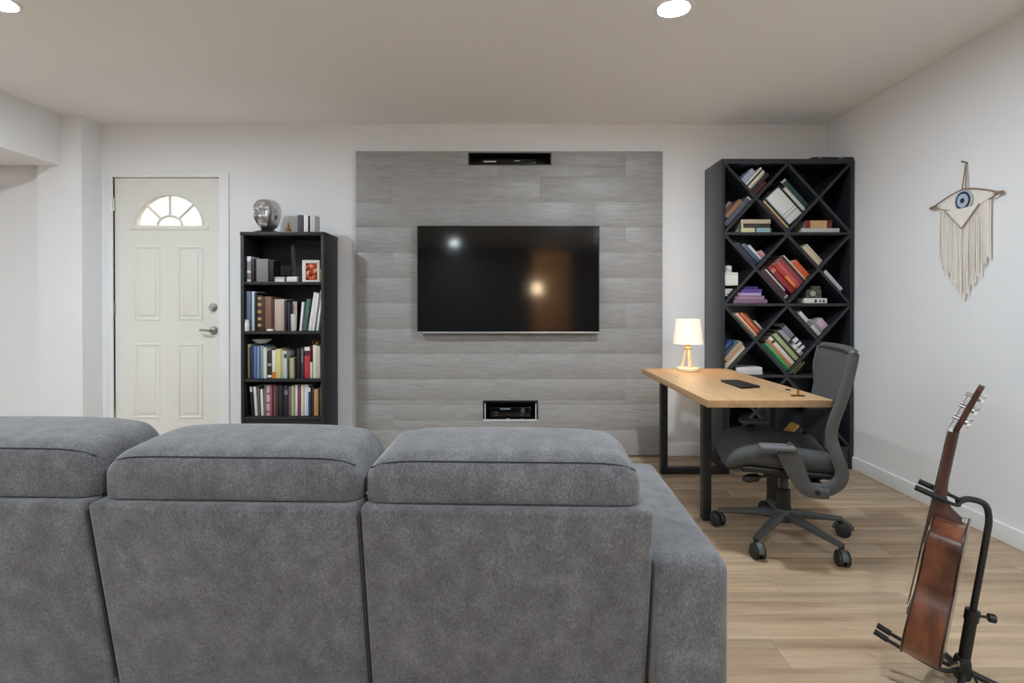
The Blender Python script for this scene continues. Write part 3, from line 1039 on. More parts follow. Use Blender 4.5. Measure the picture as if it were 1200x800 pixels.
# things on the second shelf
jy = 3.722
t = thing('white_jar', 'tiny white jar with a lid at the left end of the second bookcase shelf', 'jar', (at(289.3, 388, 3.708).x, 3.712, SH[1] + .0006))
obj('body', lathe(nb(), [(0, 0), (0.014, 0), (0.015, 0.003), (0.015, 0.05), (0.012, 0.056), (0, 0.056)], 18), M_WHITEC, t)
obj('lid', lathe(nb(), [(0, 0.0563), (0.013, 0.0563), (0.013, 0.073), (0.011, 0.076), (0, 0.076)], 18), mat('pale_lid', (206, 202, 206), 0.4), t)
t = thing('white_cup', 'white tapered cup standing on the second bookcase shelf', 'cup', (at(343, 388, 3.75).x, 3.76, SH[1] + .0006))
obj('body', lathe(nb(), [(0, 0), (0.018, 0), (0.02, 0.004), (0.0245, 0.113), (0.023, 0.114), (0.0185, 0.01), (0, 0.008)], 24), M_WHITEC, t)
wm_ = mat('pale_wood_tool', (184, 164, 146), 0.7, var=0.15, vscale=30)
o = obj('wooden_paddle', cbox(nb(), (-0.016, 0, 0), (0.016, 0.008, 0.19), 0.004), wm_)
o.location = (at(344.4, 388, 3.75).x, 3.755, SH[1] + 0.0095)
o.rotation_euler = (radians(-3), 0, 0)
tag(o, 'pale wooden paddle standing in the white cup', 'utensil')
o = obj('white_dish', cbox(nb(), (-0.02, 0, 0), (0.02, 0.02, 0.014), 0.004), M_WHITEC)
o.location = (at(316, 388, 3.705).x, 3.703, SH[1] + .0006)
tag(o, 'tiny white block in front of the brown books, second bookcase shelf', 'block')
# bowl and spectacles lying on the third shelf books
bY = 3.80
o = obj('shallow_bowl', lathe(nb(), [(0, 0.0), (0.03, 0.0), (0.034, 0.004), (0.056, 0.016), (0.066, 0.027), (0.064, 0.029), (0.058, 0.02), (0.03, 0.009), (0, 0.008)], 32), mat('grey_stoneware', (182, 178, 178), 0.5))
o.location = (at(307, 400, bY).x, bY, SH[2] + (444 - 404) * BF / F_PX + 0.004)
tag(o, 'shallow grey stoneware bowl resting on blue books on the third bookcase shelf', 'bowl')
t = thing('spectacles', 'thin wire spectacles lying on the books at the right of the third bookcase shelf', 'spectacles', (at(372, 404, 3.75).x, 3.755, SH[2] + (444 - 405) * BF / F_PX + 0.005), radians(15))
for s in (-1, 1):
    obj('rim', tube(nb(), [(s * 0.019 + 0.015 * cos(q * pi / 8), 0, 0.014 + 0.013 * sin(q * pi / 8)) for q in range(16)], 0.0012, 6, closed=True), M_BRASS, t)
    obj('temple', tube(nb(), [(s * 0.034, 0, 0.016), (s * 0.034, 0.06, 0.014), (s * 0.033, 0.09, 0.004)], 0.0012, 6), M_BRASS, t)
obj('bridge', tube(nb(), [(-0.004, 0, 0.016), (0, 0, 0.019), (0.004, 0, 0.016)], 0.0012, 6), M_BRASS, t)

# ================================================================== TALL LATTICE BOOKCASE
LF, LB = 3.68, 4.0
KL = LF / F_PX
LX0, LX1 = 1.397, 2.278
LZ = [at(920, yy, LF).z for yy in (191.5, 273.5, 357, 441, 525)]       # cell limits, top to bottom
LTOP = at(920, 186, LF).z
pt, bt = 0.024, 0.018
LI0, LI1 = LX0 + pt, LX1 - pt
LM = (LI0 + LI1) / 2
lat = thing('lattice_bookcase', 'tall dark slate bookcase divided into diamonds by crossed boards, in the corner behind the desk', 'bookcase', ((LX0 + LX1) / 2, LF, 0))
ox = (LX0 + LX1) / 2
dep = LB - LF
obj('side_panel', cbox(nb(), (LX0 - ox, 0, 0), (LI0 - ox, dep, LTOP), 0.0015, 1), M_LATT, lat)
obj('side_panel', cbox(nb(), (LI1 - ox, 0, 0), (LX1 - ox, dep, LTOP), 0.0015, 1), M_LATT, lat)
obj('top_panel', cbox(nb(), (LI0 - ox, 0, LZ[0]), (LI1 - ox, dep, LTOP), 0.0015, 1), M_LATT, lat)
obj('back_panel', box(nb(), (LI0 - ox, dep - 0.012, 0.02), (LI1 - ox, dep - 0.004, LZ[0])), M_LATT, lat, smooth=False)
for z in LZ[1:]:
    obj('shelf', cbox(nb(), (LI0 - ox, 0.002, z - bt / 2), (LI1 - ox, dep - 0.012, z + bt / 2), 0.0015, 1), M_LATT, lat)
obj('plinth', box(nb(), (LI0 - ox, 0.01, 0), (LI1 - ox, 0.03, LZ[4] - bt / 2)), M_LATT, lat, smooth=False)
CW = LM - LI0
ALPH = []
for r_ in range(4):
    zt_, zb_ = LZ[r_] - (bt / 2 if r_ else 0), LZ[r_ + 1] + bt / 2
    for c_ in range(2):
        xa, xb = (LI0, LM) if c_ == 0 else (LM, LI1)
        al = atan2(zt_ - zb_, xb - xa)
        for s_ in (1, -1):
            vx, vz = bt / 2 / sin(al), bt / 2 / cos(al)
            if s_ > 0:
                pl = [(xa, zb_), (xa + vx, zb_), (xb, zt_ - vz), (xb, zt_), (xb - vx, zt_), (xa, zb_ + vz)]
            else:
                pl = [(xb, zb_), (xb, zb_ + vz), (xa + vx, zt_), (xa, zt_), (xa, zt_ - vz), (xb - vx, zb_)]
            yo = 0.004 if s_ > 0 else 0.003
            obj('diagonal_board', prism(nb(), [(x - ox, z) for x, z in pl], dep - 0.02, T(0, yo, 0) @ Matrix(((1, 0, 0, 0), (0, 0, 1, 0), (0, 1, 0, 0), (0, 0, 0, 1)))), M_LATT, lat, smooth=False)
HT = bt / 2


def row_al(r_):
    return atan2(LZ[r_] - (bt / 2 if r_ else 0) - LZ[r_ + 1] - bt / 2, CW)


GRP = 'books in the lattice bookcase'
ROWN = ['top', 'second', 'third', 'bottom']


def put(cx, cz, th, t, l, col, words_, where, band=None, dd=None, Yj=None):
    Y = LF + (0.02 + 0.02 * random.random() if Yj is None else Yj)
    place_book(cx, cz, th, Y, t, l, dd or min(0.19, 0.65 * l + 0.05), col, f'{words_} {where}', GRP, band)


def vee(r_, apex, mirror, items, where):
    AL = row_al(r_)
    """books resting in the V of two boards, leaning on one and standing on the other"""
    ax, az = apex
    az += HT / cos(AL) + 0.0012
    s_ = -1 if mirror else 1
    ca, sa = cos(AL), sin(AL)
    b = 0.0006
    for it in items:
        t, l, col, words_ = it[0] * KL, it[1] * KL, it[2], it[3]
        opt = it[4] if len(it) > 4 else {}
        b0 = b + opt.get('gap', 0) * KL
        b1 = b0 + t - 0.0008
        a0 = max(b0, b1) * (-cos(2 * AL) / sin(2 * AL)) + 0.0006 + opt.get('slide', 0) * KL
        am, bmid = a0 + l / 2, (b0 + b1) / 2
        cx = ax + s_ * (-ca * am + sa * bmid)
        cz = az + sa * am + ca * bmid
        put(cx, cz, s_ * (AL - pi / 2), b1 - b0, l, col, words_, where, opt.get('band'), opt.get('dd'))
        b = b0 + t


def lie(r_, corner_x, corner_z, mirror, items, where):
    AL = row_al(r_)
    """books lying on a sloping board against the side panel"""
    ca, sa = cos(AL), sin(AL)
    s_ = -1 if mirror else 1
    b = 0.0006
    cz0 = corner_z + HT / cos(AL) + 0.0012
    for it in items:
        t, l, col, words_ = it[0] * KL, it[1] * KL, it[2], it[3]
        opt = it[4] if len(it) > 4 else {}
        b0 = b + opt.get('gap', 0) * KL
        b1 = b0 + t - 0.0008
        a0 = b1 * tan(AL) + 0.002 + opt.get('slide', 0) * KL
        am, bmid = a0 + l / 2, (b0 + b1) / 2
        cx = corner_x + s_ * (ca * am - sa * bmid)
        cz = cz0 + sa * am + ca * bmid
        put(cx, cz, s_ * (pi / 2 - AL), b1 - b0, l, col, words_, where, opt.get('band'), opt.get('dd'))
        b = b0 + t


def flat(shelf, items, where):
    z = LZ[shelf] + bt / 2 + 0.0005
    for it in items:
        x0, x1, tp, col, words_ = it[:5]
        band = it[5] if len(it) > 5 else None
        a_, b_ = at(x0, 300, LF).x, at(x1, 300, LF).x
        t = tp * KL
        put((a_ + b_) / 2, z + t / 2, pi / 2, t - 0.0006, b_ - a_, col, words_, where, band, 0.16)
        z += t


def apexX(r_, c_):
    zt_, zb_ = LZ[r_] - (bt / 2 if r_ else 0), LZ[r_ + 1] + bt / 2
    return ((LI0 + LM) / 2 if c_ == 0 else (LM + LI1) / 2, (zt_ + zb_) / 2)


PALE = (206, 202, 190)
# top row
vee(0, apexX(0, 0), True, [(4, 22, (112, 54, 42), 'brick brown book, lowest'), (5, 30, (50, 38, 58), 'dark purple book, second'), (2.4, 28, (212, 190, 132), 'yellowish cream book, third'),
                        (2.4, 28, (222, 216, 202), 'white cream book, fourth'), (1.8, 28, (40, 40, 46), 'thin charcoal book, fifth'), (2.4, 29, (222, 218, 204), 'cream book, sixth'),
                        (7, 21, (164, 172, 196), 'pale blue book, outermost')],
    'in the V at the upper left of the lattice bookcase')
lie(0, LI0, LZ[1] + bt / 2, False, [(6, 43, (96, 98, 112), 'slate hardback, lowest', {'band': ((0.96, 1, (216, 216, 214)),)}), (5, 27, (142, 108, 84), 'tan brown book, second', {'slide': 1}),
                                 (4, 14, (92, 66, 54), 'short brown book, third'), (3, 11, (120, 116, 112), 'short grey book, topmost')],
    'on the sloping board, left edge of lattice top row')
flat(1, [(866, 906, 5.5, (70, 80, 74), 'dark green book with pale bands, bottom', ((0.55, 0.95, (150, 178, 186)), (0.1, 0.5, (206, 200, 158)))), (867, 905, 5, (58, 54, 50), 'dark umber book, middle', ((0.1, 0.16, (210, 200, 180)),)),
         (870, 905, 5, (190, 172, 148), 'beige book, topmost')], 'of the flat stack, left of lattice top row')
vee(0, (LM, LZ[1] + bt / 2), False, [(3, 40, (96, 58, 44), 'dark brown book, lowest', {'band': ((0.2, 0.3, (150, 60, 50)), (0.6, 0.7, (150, 60, 50)))}), (1.8, 43, (206, 190, 140), 'thin cream book, second'), (3.2, 42, (26, 28, 24), 'black book, third'),
                             (19.5, 41, (216, 218, 216), 'very thick white volume, fourth', {'dd': 0.17, 'band': ((0.2, 0.23, (150, 152, 156)), (0.3, 0.32, (150, 152, 156)))}), (3, 42, (30, 32, 36), 'black book, fifth'),
                             (4.2, 35, (206, 200, 186), 'off-white book, sixth'), (7, 42, (44, 76, 76), 'dark teal book, outermost', {'band': ((0.94, 1, (180, 190, 170)),)})],
    'in the top diamond of the lattice bookcase')
flat(1, [(941, 986, 5, (188, 190, 192), 'pale grey book, bottom'), (946, 978, 9.5, (112, 42, 34), 'thick dark red book, top', ((0.2, 0.8, (196, 158, 110)),))], 'of the flat pair, right of lattice top row')
# second row
vee(1, apexX(1, 0), False, [(4, 36, (50, 56, 66), 'dark slate book, lowest', {'band': ((0.3, 0.8, (64, 70, 82)),)}), (3, 33, (38, 48, 66), 'navy book, second'), (4.5, 27, (82, 102, 128), 'steel blue book, third'),
                         (3, 22, (214, 206, 204), 'white book, fourth'), (5, 8, (190, 136, 146), 'small pink booklet, fifth', {'dd': 0.08})],
    'in the left V of the lattice second row')
vee(1, (LM, LZ[2] + bt / 2), False, [(7, 46, (78, 42, 52), 'thick maroon book, lowest', {'band': ((0.04, 0.09, (170, 150, 150)),)}), (1.8, 34, (206, 202, 204), 'thin white book, second', {'slide': 9}), (3, 28, (34, 26, 30), 'short black book, third', {'slide': 12}),
                             (6, 41, (156, 50, 56), 'crimson book, fourth', {'band': ((0.78, 0.9, (206, 130, 130)),)}), (4, 40, (178, 62, 46), 'vermilion book with orange label, fifth', {'band': ((0.1, 0.5, (226, 138, 74)),)}),
                             (4, 39, (190, 88, 88), 'coral book, sixth'), (5, 39, (150, 62, 72), 'dark rose book, seventh'), (3, 38, (58, 44, 38), 'umber book, eighth'),
                             (2, 38, (210, 198, 168), 'thin cream book, ninth'), (7, 24, (204, 90, 50), 'orange book, outermost')],
    'in the second-row diamond of the lattice')
vee(1, apexX(1, 1), False, [(2, 36, (66, 58, 52), 'thin dark book, lowest'), (4, 28, (204, 190, 160), 'beige book, middle'), (4.4, 27, (194, 180, 152), 'fawn book, outermost')],
    'in the right V of the lattice second row')
lie(1, LI1, LZ[2] + bt / 2, True, [(6, 30, (188, 188, 192), 'pale grey book lying alone', {'slide': 8})], 'on the sloping board, right edge of lattice second row')
flat(2, [(862, 902, 4.6, (138, 104, 128), 'mauve book, bottom'), (864, 899, 4.2, (168, 134, 152), 'dusty pink book, second'), (867, 895, 4, (178, 158, 196), 'lilac book, third'),
         (871, 895.5, 4, (96, 68, 152), 'purple book, fourth'), (874, 891, 3, (66, 48, 110), 'dark violet book, topmost')], 'of the purple stack, lattice second row')
# third row
vee(2, apexX(2, 0), False, [(2.5, 38, (222, 176, 136), 'peach book, lowest'), (2, 36, (214, 204, 182), 'thin pale cream book, second'), (3, 34, (198, 84, 48), 'red orange book, third'),
                         (3, 31, (208, 116, 70), 'orange book, fourth'), (2.6, 27, (110, 60, 42), 'brown book, fifth'), (2.2, 13, (190, 180, 164), 'short grey cream booklet, outermost')],
    'in the left V of the lattice third row')
lie(2, LI0, LZ[3] + bt / 2, False, [(2.5, 36, (216, 210, 192), 'cream white book, lowest'), (3, 33, (204, 184, 156), 'beige book, second'), (5, 29, (180, 152, 126), 'tan book, third'),
                                 (4, 22, (70, 104, 136), 'steel blue book, fourth'), (2, 16, (30, 30, 36), 'thin black book, fifth'), (3, 11, (46, 84, 132), 'blue book, topmost')],
    'on the sloping board, left edge of lattice third row')
flat(3, [(866, 896, 4, (206, 202, 206), 'white book, lower'), (864.5, 895.5, 4.6, (218, 214, 214), 'white book, upper')], 'of the white pair behind the desk, lattice third row')
vee(2, (LM, LZ[3] + bt / 2), False, [(4.5, 42, (32, 84, 56), 'dark green book, lowest', {'band': ((0.0, 1.0, (36, 92, 60)),)}), (2.6, 40, (66, 176, 104), 'bright green book, second'), (4.2, 42, (176, 122, 78), 'orange brown book, third'),
                             (4.6, 42, (214, 208, 200), 'white book, fourth', {'band': ((0.8, 0.88, (70, 60, 60)),)}), (5, 40, (160, 170, 124), 'pale green book, fifth', {'gap': 2}), (3, 42, (48, 52, 40), 'dark olive book, sixth'),
                             (5, 37, (150, 152, 156), 'grey white book with dark print, seventh', {'band': ((0.1, 0.2, (214, 214, 210)), (0.28, 0.4, (214, 214, 210)), (0.48, 0.6, (40, 44, 46)))}),
                             (6.5, 40, (34, 38, 62), 'navy book with white lettering blocks, outermost', {'gap': 1, 'band': ((0.06, 0.14, (220, 220, 220)), (0.2, 0.28, (220, 220, 220)), (0.34, 0.46, (220, 220, 220)), (0.54, 0.92, (126, 128, 138)))})],
    'in the third-row diamond of the lattice')
vee(2, apexX(2, 1), False, [(3, 30, (58, 58, 60), 'charcoal book, lowest'), (4.6, 36, (198, 200, 200), 'grey white book, second', {'band': ((0.4, 0.6, (110, 112, 114)),)}), (4, 19, (134, 138, 136), 'short grey book, third'),
                         (9, 12, (192, 164, 180), 'small thick pink lilac book, outermost', {'dd': 0.09})],
    'in the right V of the lattice third row')
# leaning pair under the diagonal, third row right
AL = row_al(2)
for k, (col, w_) in enumerate((((150, 140, 84), 'olive gold book, outer'), ((92, 88, 56), 'dark olive book, inner'))):
    l, t = 19 * KL, 3 * KL
    ca, sa = cos(AL), sin(AL)
    s0 = LM + HT / sin(AL) + 0.011 + (k * t + 0.001) / sa
    cx = s0 + ca * l / 2 + sa * t / 2
    cz = LZ[3] + bt / 2 + 0.0006 + sa * l / 2 + ca * t / 2
    put(cx, cz, pi / 2 - AL, t - 0.0008, l, col, w_ + ' of the pair', 'leaning under the board beside the chair back')
vee(3, (LM, LZ[4] + bt / 2), True, [(2.4, 17, (150, 112, 52), 'ochre book leaning alone', {'slide': 10, 'dd': 0.1})], 'in the lowest diamond of the lattice, behind the chair')
vee(3, (LM, LZ[4] + bt / 2), False, [(1.6, 22, (170, 166, 190), 'thin lilac grey booklet', {'slide': 2})], 'in the lowest diamond of the lattice, behind the chair')

# white boxes and camera-like things in the lattice
AL = row_al(1)
ca, sa = cos(AL), sin(AL)
cz0 = LZ[2] + bt / 2 + HT / ca
bxr = LI0 + 17 * KL
zb0 = cz0 + 17 * KL * tan(AL) + 0.001
t = thing('white_box', 'square white lidded box wedged at the left edge of the lattice second row', 'box', ((LI0 + bxr) / 2 + 0.001, LF + 0.02, zb0))
w = (bxr - LI0) / 2 - 0.001
obj('body', cbox(nb(), (-w, 0, 0), (w, 0.1, 0.075), 0.004), M_WHITEC, t)
obj('lid', cbox(nb(), (-w - .0004, -0.001, 0.0755), (w + .0004, 0.101, 0.088), 0.004), M_WHITEC, t)
t = thing('white_mug', 'white mug with a loop handle standing on the white box, lattice second row', 'mug', ((LI0 + bxr) / 2 - 0.004, LF + 0.07, zb0 + 0.0885))
obj('body', lathe(nb(), [(0, 0), (0.024, 0), (0.027, 0.004), (0.028, 0.045), (0.026, 0.046), (0.024, 0.006), (0, 0.005)], 22), M_WHITEC, t)
obj('handle', tube(nb(), [(0.014 * cos(q * pi / 8 - pi / 2 * 0), -0.027 - 0.018 * sin(q * pi / 8), 0.024 + 0.0) for q in range(9)], 0.0035, 8), M_WHITEC, t)
t = thing('paper_stack', 'little stack of white papers under the white box, left edge of the lattice second row', 'papers', (LI0 + 0.004, LF + 0.03, cz0 + 0.03))
for k in range(4):
    z = 0.006 + k * 0.0125
    x1 = min((z) / tan(AL) + 0.02, 0.075)
    obj('sheaf', cbox(nb(), (0, 0, z), (x1, 0.09, z + 0.011), 0.002), mat('white_paper', (214, 210, 204), 0.8), t)
t = thing('white_tray', 'low white box with black marks on the lattice second-row shelf, right side', 'box', (at(959, 350, LF).x, LF + 0.03, LZ[2] + bt / 2 + .0006))
obj('body', cbox(nb(), (-0.077, 0, 0), (0.077, 0.1, 0.034), 0.004), M_WHITEC, t)
for x0, x1 in ((-0.008, 0.006), (0.026, 0.034), (0.048, 0.058)):
    obj('dark_mark', box(nb(), (x0, -0.0008, 0.006), (x1, 0.001, 0.026)), M_VOID, t, smooth=False)
t = thing('toy_camera', 'dark patterned camera-shaped box on the white tray, lattice second row', 'camera', (at(958, 343, LF).x, LF + 0.04, LZ[2] + bt / 2 + .0354))
M_PAT = mat('mottled_olive', (84, 84, 72), 0.6, var=0.6, vscale=60)
obj('body', cbox(nb(), (-0.052, 0, 0), (0.052, 0.06, 0.06), 0.006), M_PAT, t)
obj('viewfinder', cbox(nb(), (-0.02, 0.005, 0.0602), (0.046, 0.055, 0.082), 0.005), M_PAT, t)
obj('lens', lathe(nb(), [(0, 0), (0.017, 0), (0.017, 0.012), (0.012, 0.014), (0.01, 0.008), (0, 0.008)], 18, T(-0.012, 0, 0.03) @ RX(pi / 2)), mat('pale_ring', (170, 168, 158), 0.4), t)
# flat console on top
t = thing('flat_console', 'low black console with small silver badges on top of the lattice bookcase', 'electronics', (at(981, 184, LF).x, LF + 0.02, LTOP + .0006))
obj('body', cbox(nb(), (-0.14, 0, 0), (0.14, 0.2, 0.018), 0.004), M_STEEL, t)
obj('foot_ramp', prism(nb(), [(-0.19, 0), (-0.1405, 0), (-0.1405, 0.017), (-0.15, 0.017)], 0.19, T(0, 0.005, 0) @ Matrix(((1, 0, 0, 0), (0, 0, 1, 0), (0, 1, 0, 0), (0, 0, 0, 1)))), M_STEEL, t, smooth=False)
obj('badge', cbox(nb(), (-0.11, -0.001, 0.006), (-0.09, 0.001, 0.012), 0.0005, 1), M_CHROME, t)
obj('badge', cbox(nb(), (0.02, -0.001, 0.006), (0.05, 0.001, 0.012), 0.0005, 1), M_CHROME, t)

# ================================================================== DESK
DZ = 0.675
DX0, DX1, DY0, DY1 = 0.868, 1.428, 2.452, 3.655
dcx, dcy = (DX0 + DX1) / 2, (DY0 + DY1) / 2
desk = thing('desk', 'honey oak desk with black steel legs in front of the lattice bookcase', 'desk', (dcx, dcy, 0), radians(0.25))
hx, hy = (DX1 - DX0) / 2, (DY1 - DY0) / 2
obj('desktop', cbox(nb(), (-hx, -hy, DZ - 0.034), (hx, hy, DZ), 0.003), M_DESK, desk)
fl, fr_ = 0.995 - dcx, 1.395 - dcx


def bar(a, b, r=0.003):
    return cbox(nb(), a, b, r)


yf = 3.60 - dcy
yn = 2.83 - dcy
lz = DZ - 0.0345
for x in (fl, fr_):
    obj('leg', bar((x - 0.021, yf - 0.025, 0.0), (x + 0.021, yf + 0.025, lz)), M_STEEL, desk)
    yq = yn if x < 0 else yn + 0.12
    obj('leg', bar((x - 0.021, yq - 0.025, 0.0), (x + 0.021, yq + 0.025, lz)), M_STEEL, desk)
obj('foot_bar', bar((fl + 0.0215, yf - 0.025, 0.0), (fr_ - 0.0215, yf + 0.025, 0.04)), M_STEEL, desk)
obj('crossbar', bar((fl + 0.0215, yf - 0.02, lz - 0.03), (fr_ - 0.0215, yf + 0.02, lz)), M_STEEL, desk)
obj('crossbar', tube(nb(), [(fl + 0.0215, yn, lz - 0.015), (fr_ - 0.0215, yn + 0.12, lz - 0.015)], 0.0148, 10), M_STEEL, desk)
obj('rail', bar((fl - 0.015, yn + 0.0255, lz - 0.03), (fl + 0.015, yf - 0.0255, lz)), M_STEEL, desk)
obj('rail', bar((fr_ - 0.015, yn + 0.1455, lz - 0.03), (fr_ + 0.015, yf - 0.0255, lz)), M_STEEL, desk)


def on_z(x, y, z):
    p = at(x, y, 1.0)
    d = p - Vector((0, 0, EYE))
    return Vector((0, 0, EYE)) + d * ((z - EYE) / d.z)


# lamp
lp = on_z(807, 433.5, DZ)
lp.y = min(lp.y, 3.52)
lp.x = (807 - 600) / F_PX * lp.y + 0.004
lamp = thing('table_lamp', 'small lit table lamp with white shade on the far end of the desk', 'lamp', (lp.x, lp.y, DZ + 0.0006))
M_LWOOD = mat('pale_birch', (236, 216, 182), 0.5, var=0.08, vscale=20, stretch=(1, 1, 5))
obj('base', lathe(nb(), [(0, 0), (0.066, 0), (0.069, 0.004), (0.069, 0.018), (0.066, 0.022), (0, 0.022)], 32), M_LWOOD, lamp)
for k in range(3):
    a_ = 2 * pi * k / 3 + 0.5
    obj('leg', cyl(nb(), (0.036 * cos(a_), 0.036 * sin(a_), 0.0215), (0.009 * cos(a_), 0.009 * sin(a_), 0.142), 0.009, 10, 0.007), M_LWOOD, lamp)
obj('neck', lathe(nb(), [(0, 0.138), (0.02, 0.138), (0.021, 0.145), (0.013, 0.152), (0.012, 0.17), (0, 0.17)], 20), M_BRASS, lamp)
shm = bpy.data.materials.new('lit_linen_shade')
shm.use_nodes = True
pb = shm.node_tree.nodes['Principled BSDF']
pb.inputs['Base Color'].default_value = lin((238, 226, 208))
pb.inputs['Roughness'].default_value = 0.9
pb.inputs['Emission Color'].default_value = (1.0, 0.86, 0.68, 1)
pb.inputs['Emission Strength'].default_value = 0.25
obj('shade', lathe(nb(), [(0.0915, 0.172), (0.092, 0.172), (0.074, 0.326), (0.0735, 0.326), (0.0735, 0.3245), (0.0908, 0.173), (0.0915, 0.172)], 40), shm, lamp)
bm = nb()
for k in range(3):
    a_ = 2 * pi * k / 3
    cyl(bm, (0.01 * cos(a_), 0.01 * sin(a_), 0.2), (0.079 * cos(a_), 0.079 * sin(a_), 0.26), 0.0012, 5)
obj('shade_spider', bm, M_BRASS, lamp)['kind'] = 'stuff'
blm = bpy.data.materials.new('lit_bulb')
blm.use_nodes = True
pb = blm.node_tree.nodes['Principled BSDF']
pb.inputs['Emission Color'].default_value = (1.0, 0.72, 0.42, 1)
pb.inputs['Emission Strength'].default_value = 22.0
obj('bulb', lathe(nb(), [(0, 0.17), (0.012, 0.17), (0.014, 0.185), (0.026, 0.205), (0.029, 0.225), (0.022, 0.245), (0.01, 0.254), (0, 0.256)], 20), blm, lamp)

# closed black tablet
c4 = [on_z(*q, DZ) for q in ((844.6, 447.2), (865, 446.8), (891, 454.3), (869, 455.8))]
cen = sum(c4, Vector()) / 4
t = thing('tablet', 'closed black tablet case lying on the middle of the desk', 'tablet', (cen.x, cen.y, DZ + .0006))
pl = [(p.x - cen.x, p.y - cen.y) for p in c4]
obj('cover', prism(nb(), [(x, y) for x, y in reversed(pl)], 0.006, T(0, 0, 0)), mat('black_leatherette', (26, 24, 25), 0.5), t, smooth=False)
obj('slate', prism(nb(), [(x * 0.97, y * 0.97) for x, y in reversed(pl)], 0.004, T(0, 0, 0.0062)), mat('dark_case', (34, 32, 33), 0.4), t, smooth=False)
# brass trinket and little black puck
bp_ = on_z(935, 464, DZ)
t = thing('brass_pen_holder', 'tiny brass stand with a dark foot on the desk beside the chair back', 'ornament', (bp_.x, bp_.y, DZ + .0006))
obj('foot', cbox(nb(), (-0.03, -0.012, 0), (0.03, 0.012, 0.004), 0.002), mat('dark_bronze', (84, 56, 28), 0.4, 0.6), t)
obj('post', lathe(nb(), [(0, 0.004), (0.006, 0.004), (0.005, 0.02), (0.007, 0.026), (0, 0.028)], 12), M_BRASS, t)
bp_ = on_z(923.5, 457, DZ)
t = tag(obj('cable_grommet', lathe(nb(), [(0, 0), (0.013, 0), (0.013, 0.003), (0.009, 0.004), (0.008, 0.002), (0, 0.002)], 18), M_STEEL), 'tiny black round cable cap on the desk near its right edge', 'cap')
t.location = (bp_.x, bp_.y, DZ + .0006)

# floor lamp standing in the passage behind, mirrored in the television
t = thing('floor_lamp', 'warm lit floor lamp in the passage behind, mirrored in the television', 'lamp', (0.62, YB - 0.9, 0))
obj('base', lathe(nb(), [(0, 0), (0.14, 0), (0.14, 0.015), (0.03, 0.03), (0, 0.03)], 24), M_STEEL, t)
obj('pole', cyl(nb(), (0, 0, 0.03), (0, 0, 1.45), 0.012, 10), M_STEEL, t)
wl = bpy.data.materials.new('warm_lit_shade')
wl.use_nodes = True
pb = wl.node_tree.nodes['Principled BSDF']
pb.inputs['Base Color'].default_value = lin((240, 214, 180))
pb.inputs['Emission Color'].default_value = (1.0, 0.74, 0.46, 1)
pb.inputs['Emission Strength'].default_value = 26.0
obj('shade', lathe(nb(), [(0.15, 1.36), (0.11, 1.6), (0.105, 1.6), (0.145, 1.36), (0.15, 1.36)], 28), wl, t)

# ================================================================== OFFICE CHAIR (local: faces -X)
ch = thing('office_chair', 'dark grey mesh-backed swivel chair on five casters at the oak desk', 'chair', (1.31, 2.565, 0), radians(-14))
M_DARKW = mat('caster_black', (30, 30, 32), 0.5)
BASE_OFF = Vector((-0.037, 0.018, 0))
base_parts = []
for k in range(5):
    a_ = radians(6 + 72 * k) + radians(14)
    c, s = cos(a_), sin(a_)
    bm = nb()
    pts = [(0.03 * c, 0.03 * s, 0.118), (0.12 * c, 0.12 * s, 0.108), (0.22 * c, 0.22 * s, 0.092), (0.29 * c, 0.29 * s, 0.082)]
    tube(bm, pts, [(0.022, 0.027), (0.018, 0.024), (0.013, 0.02), (0.011, 0.016)], 10)
    base_parts.append(obj('base_arm', bm, M_PLAST, ch))
    cs = obj('caster', tube(nb(), [(0.285 * c, 0.285 * s, 0.078), (0.285 * c, 0.285 * s, 0.055)], [0.012, 0.009], 10), M_DARKW, ch)
    base_parts.append(cs)
    rot = a_ + (0.9 if k % 2 else -0.6)
    cc, ss = cos(rot), sin(rot)
    for sg in (-1, 1):
        ctr = Vector((0.285 * c + 0.012 * cc, 0.285 * s + 0.012 * ss, 0.033))
        ax_ = Vector((-ss, cc, 0))
        bm = nb()
        tube(bm, [ctr + ax_ * sg * 0.004, ctr + ax_ * sg * 0.009, ctr + ax_ * sg * 0.022, ctr + ax_ * sg * 0.026], [0.031, 0.033, 0.033, 0.026], 18)
        obj('wheel', bm, M_DARKW, cs)
    bm = nb()
    ctr = Vector((0.285 * c + 0.012 * cc, 0.285 * s + 0.012 * ss, 0.033))
    hood = []
    for q in range(9):
        an = q * pi / 8
        hood.append(ctr + Vector((cc, ss, 0)) * (0.036 * cos(an)) + Vector((0, 0, 0.036 * sin(an))))
    tube(bm, hood, (0.003, 0.012), 6)
    obj('wheel_hood', bm, M_PLAST, cs)
base_parts.append(obj('hub', lathe(nb(), [(0, 0.085), (0.035, 0.085), (0.045, 0.1), (0.045, 0.13), (0.036, 0.145), (0, 0.145)], 24), M_PLAST, ch))
base_parts.append(obj('column_sleeve', lathe(nb(), [(0, 0.14), (0.032, 0.14), (0.03, 0.2), (0.029, 0.235), (0.022, 0.24), (0, 0.24)], 24), M_PLASTB, ch))
base_parts.append(obj('gas_column', lathe(nb(), [(0, 0.235), (0.02, 0.235), (0.02, 0.31), (0, 0.31)], 20), mat('column_grey', (60, 60, 62), 0.35, 0.4), ch))
for o in base_parts:
    o.location = BASE_OFF
bm = nb()
rbox(bm, (0.24, 0.17, 0.055), 0.015, 3, (1, 1, 1), T(-0.02, 0, 0.335))
obj('mechanism', bm, M_PLASTB, ch)
bm = nb()
cyl(bm, (-0.08, -0.07, 0.325), (-0.17, -0.12, 0.322), 0.006, 8)
lv = obj('lever', bm, M_PLAST, ch)
bm = nb()
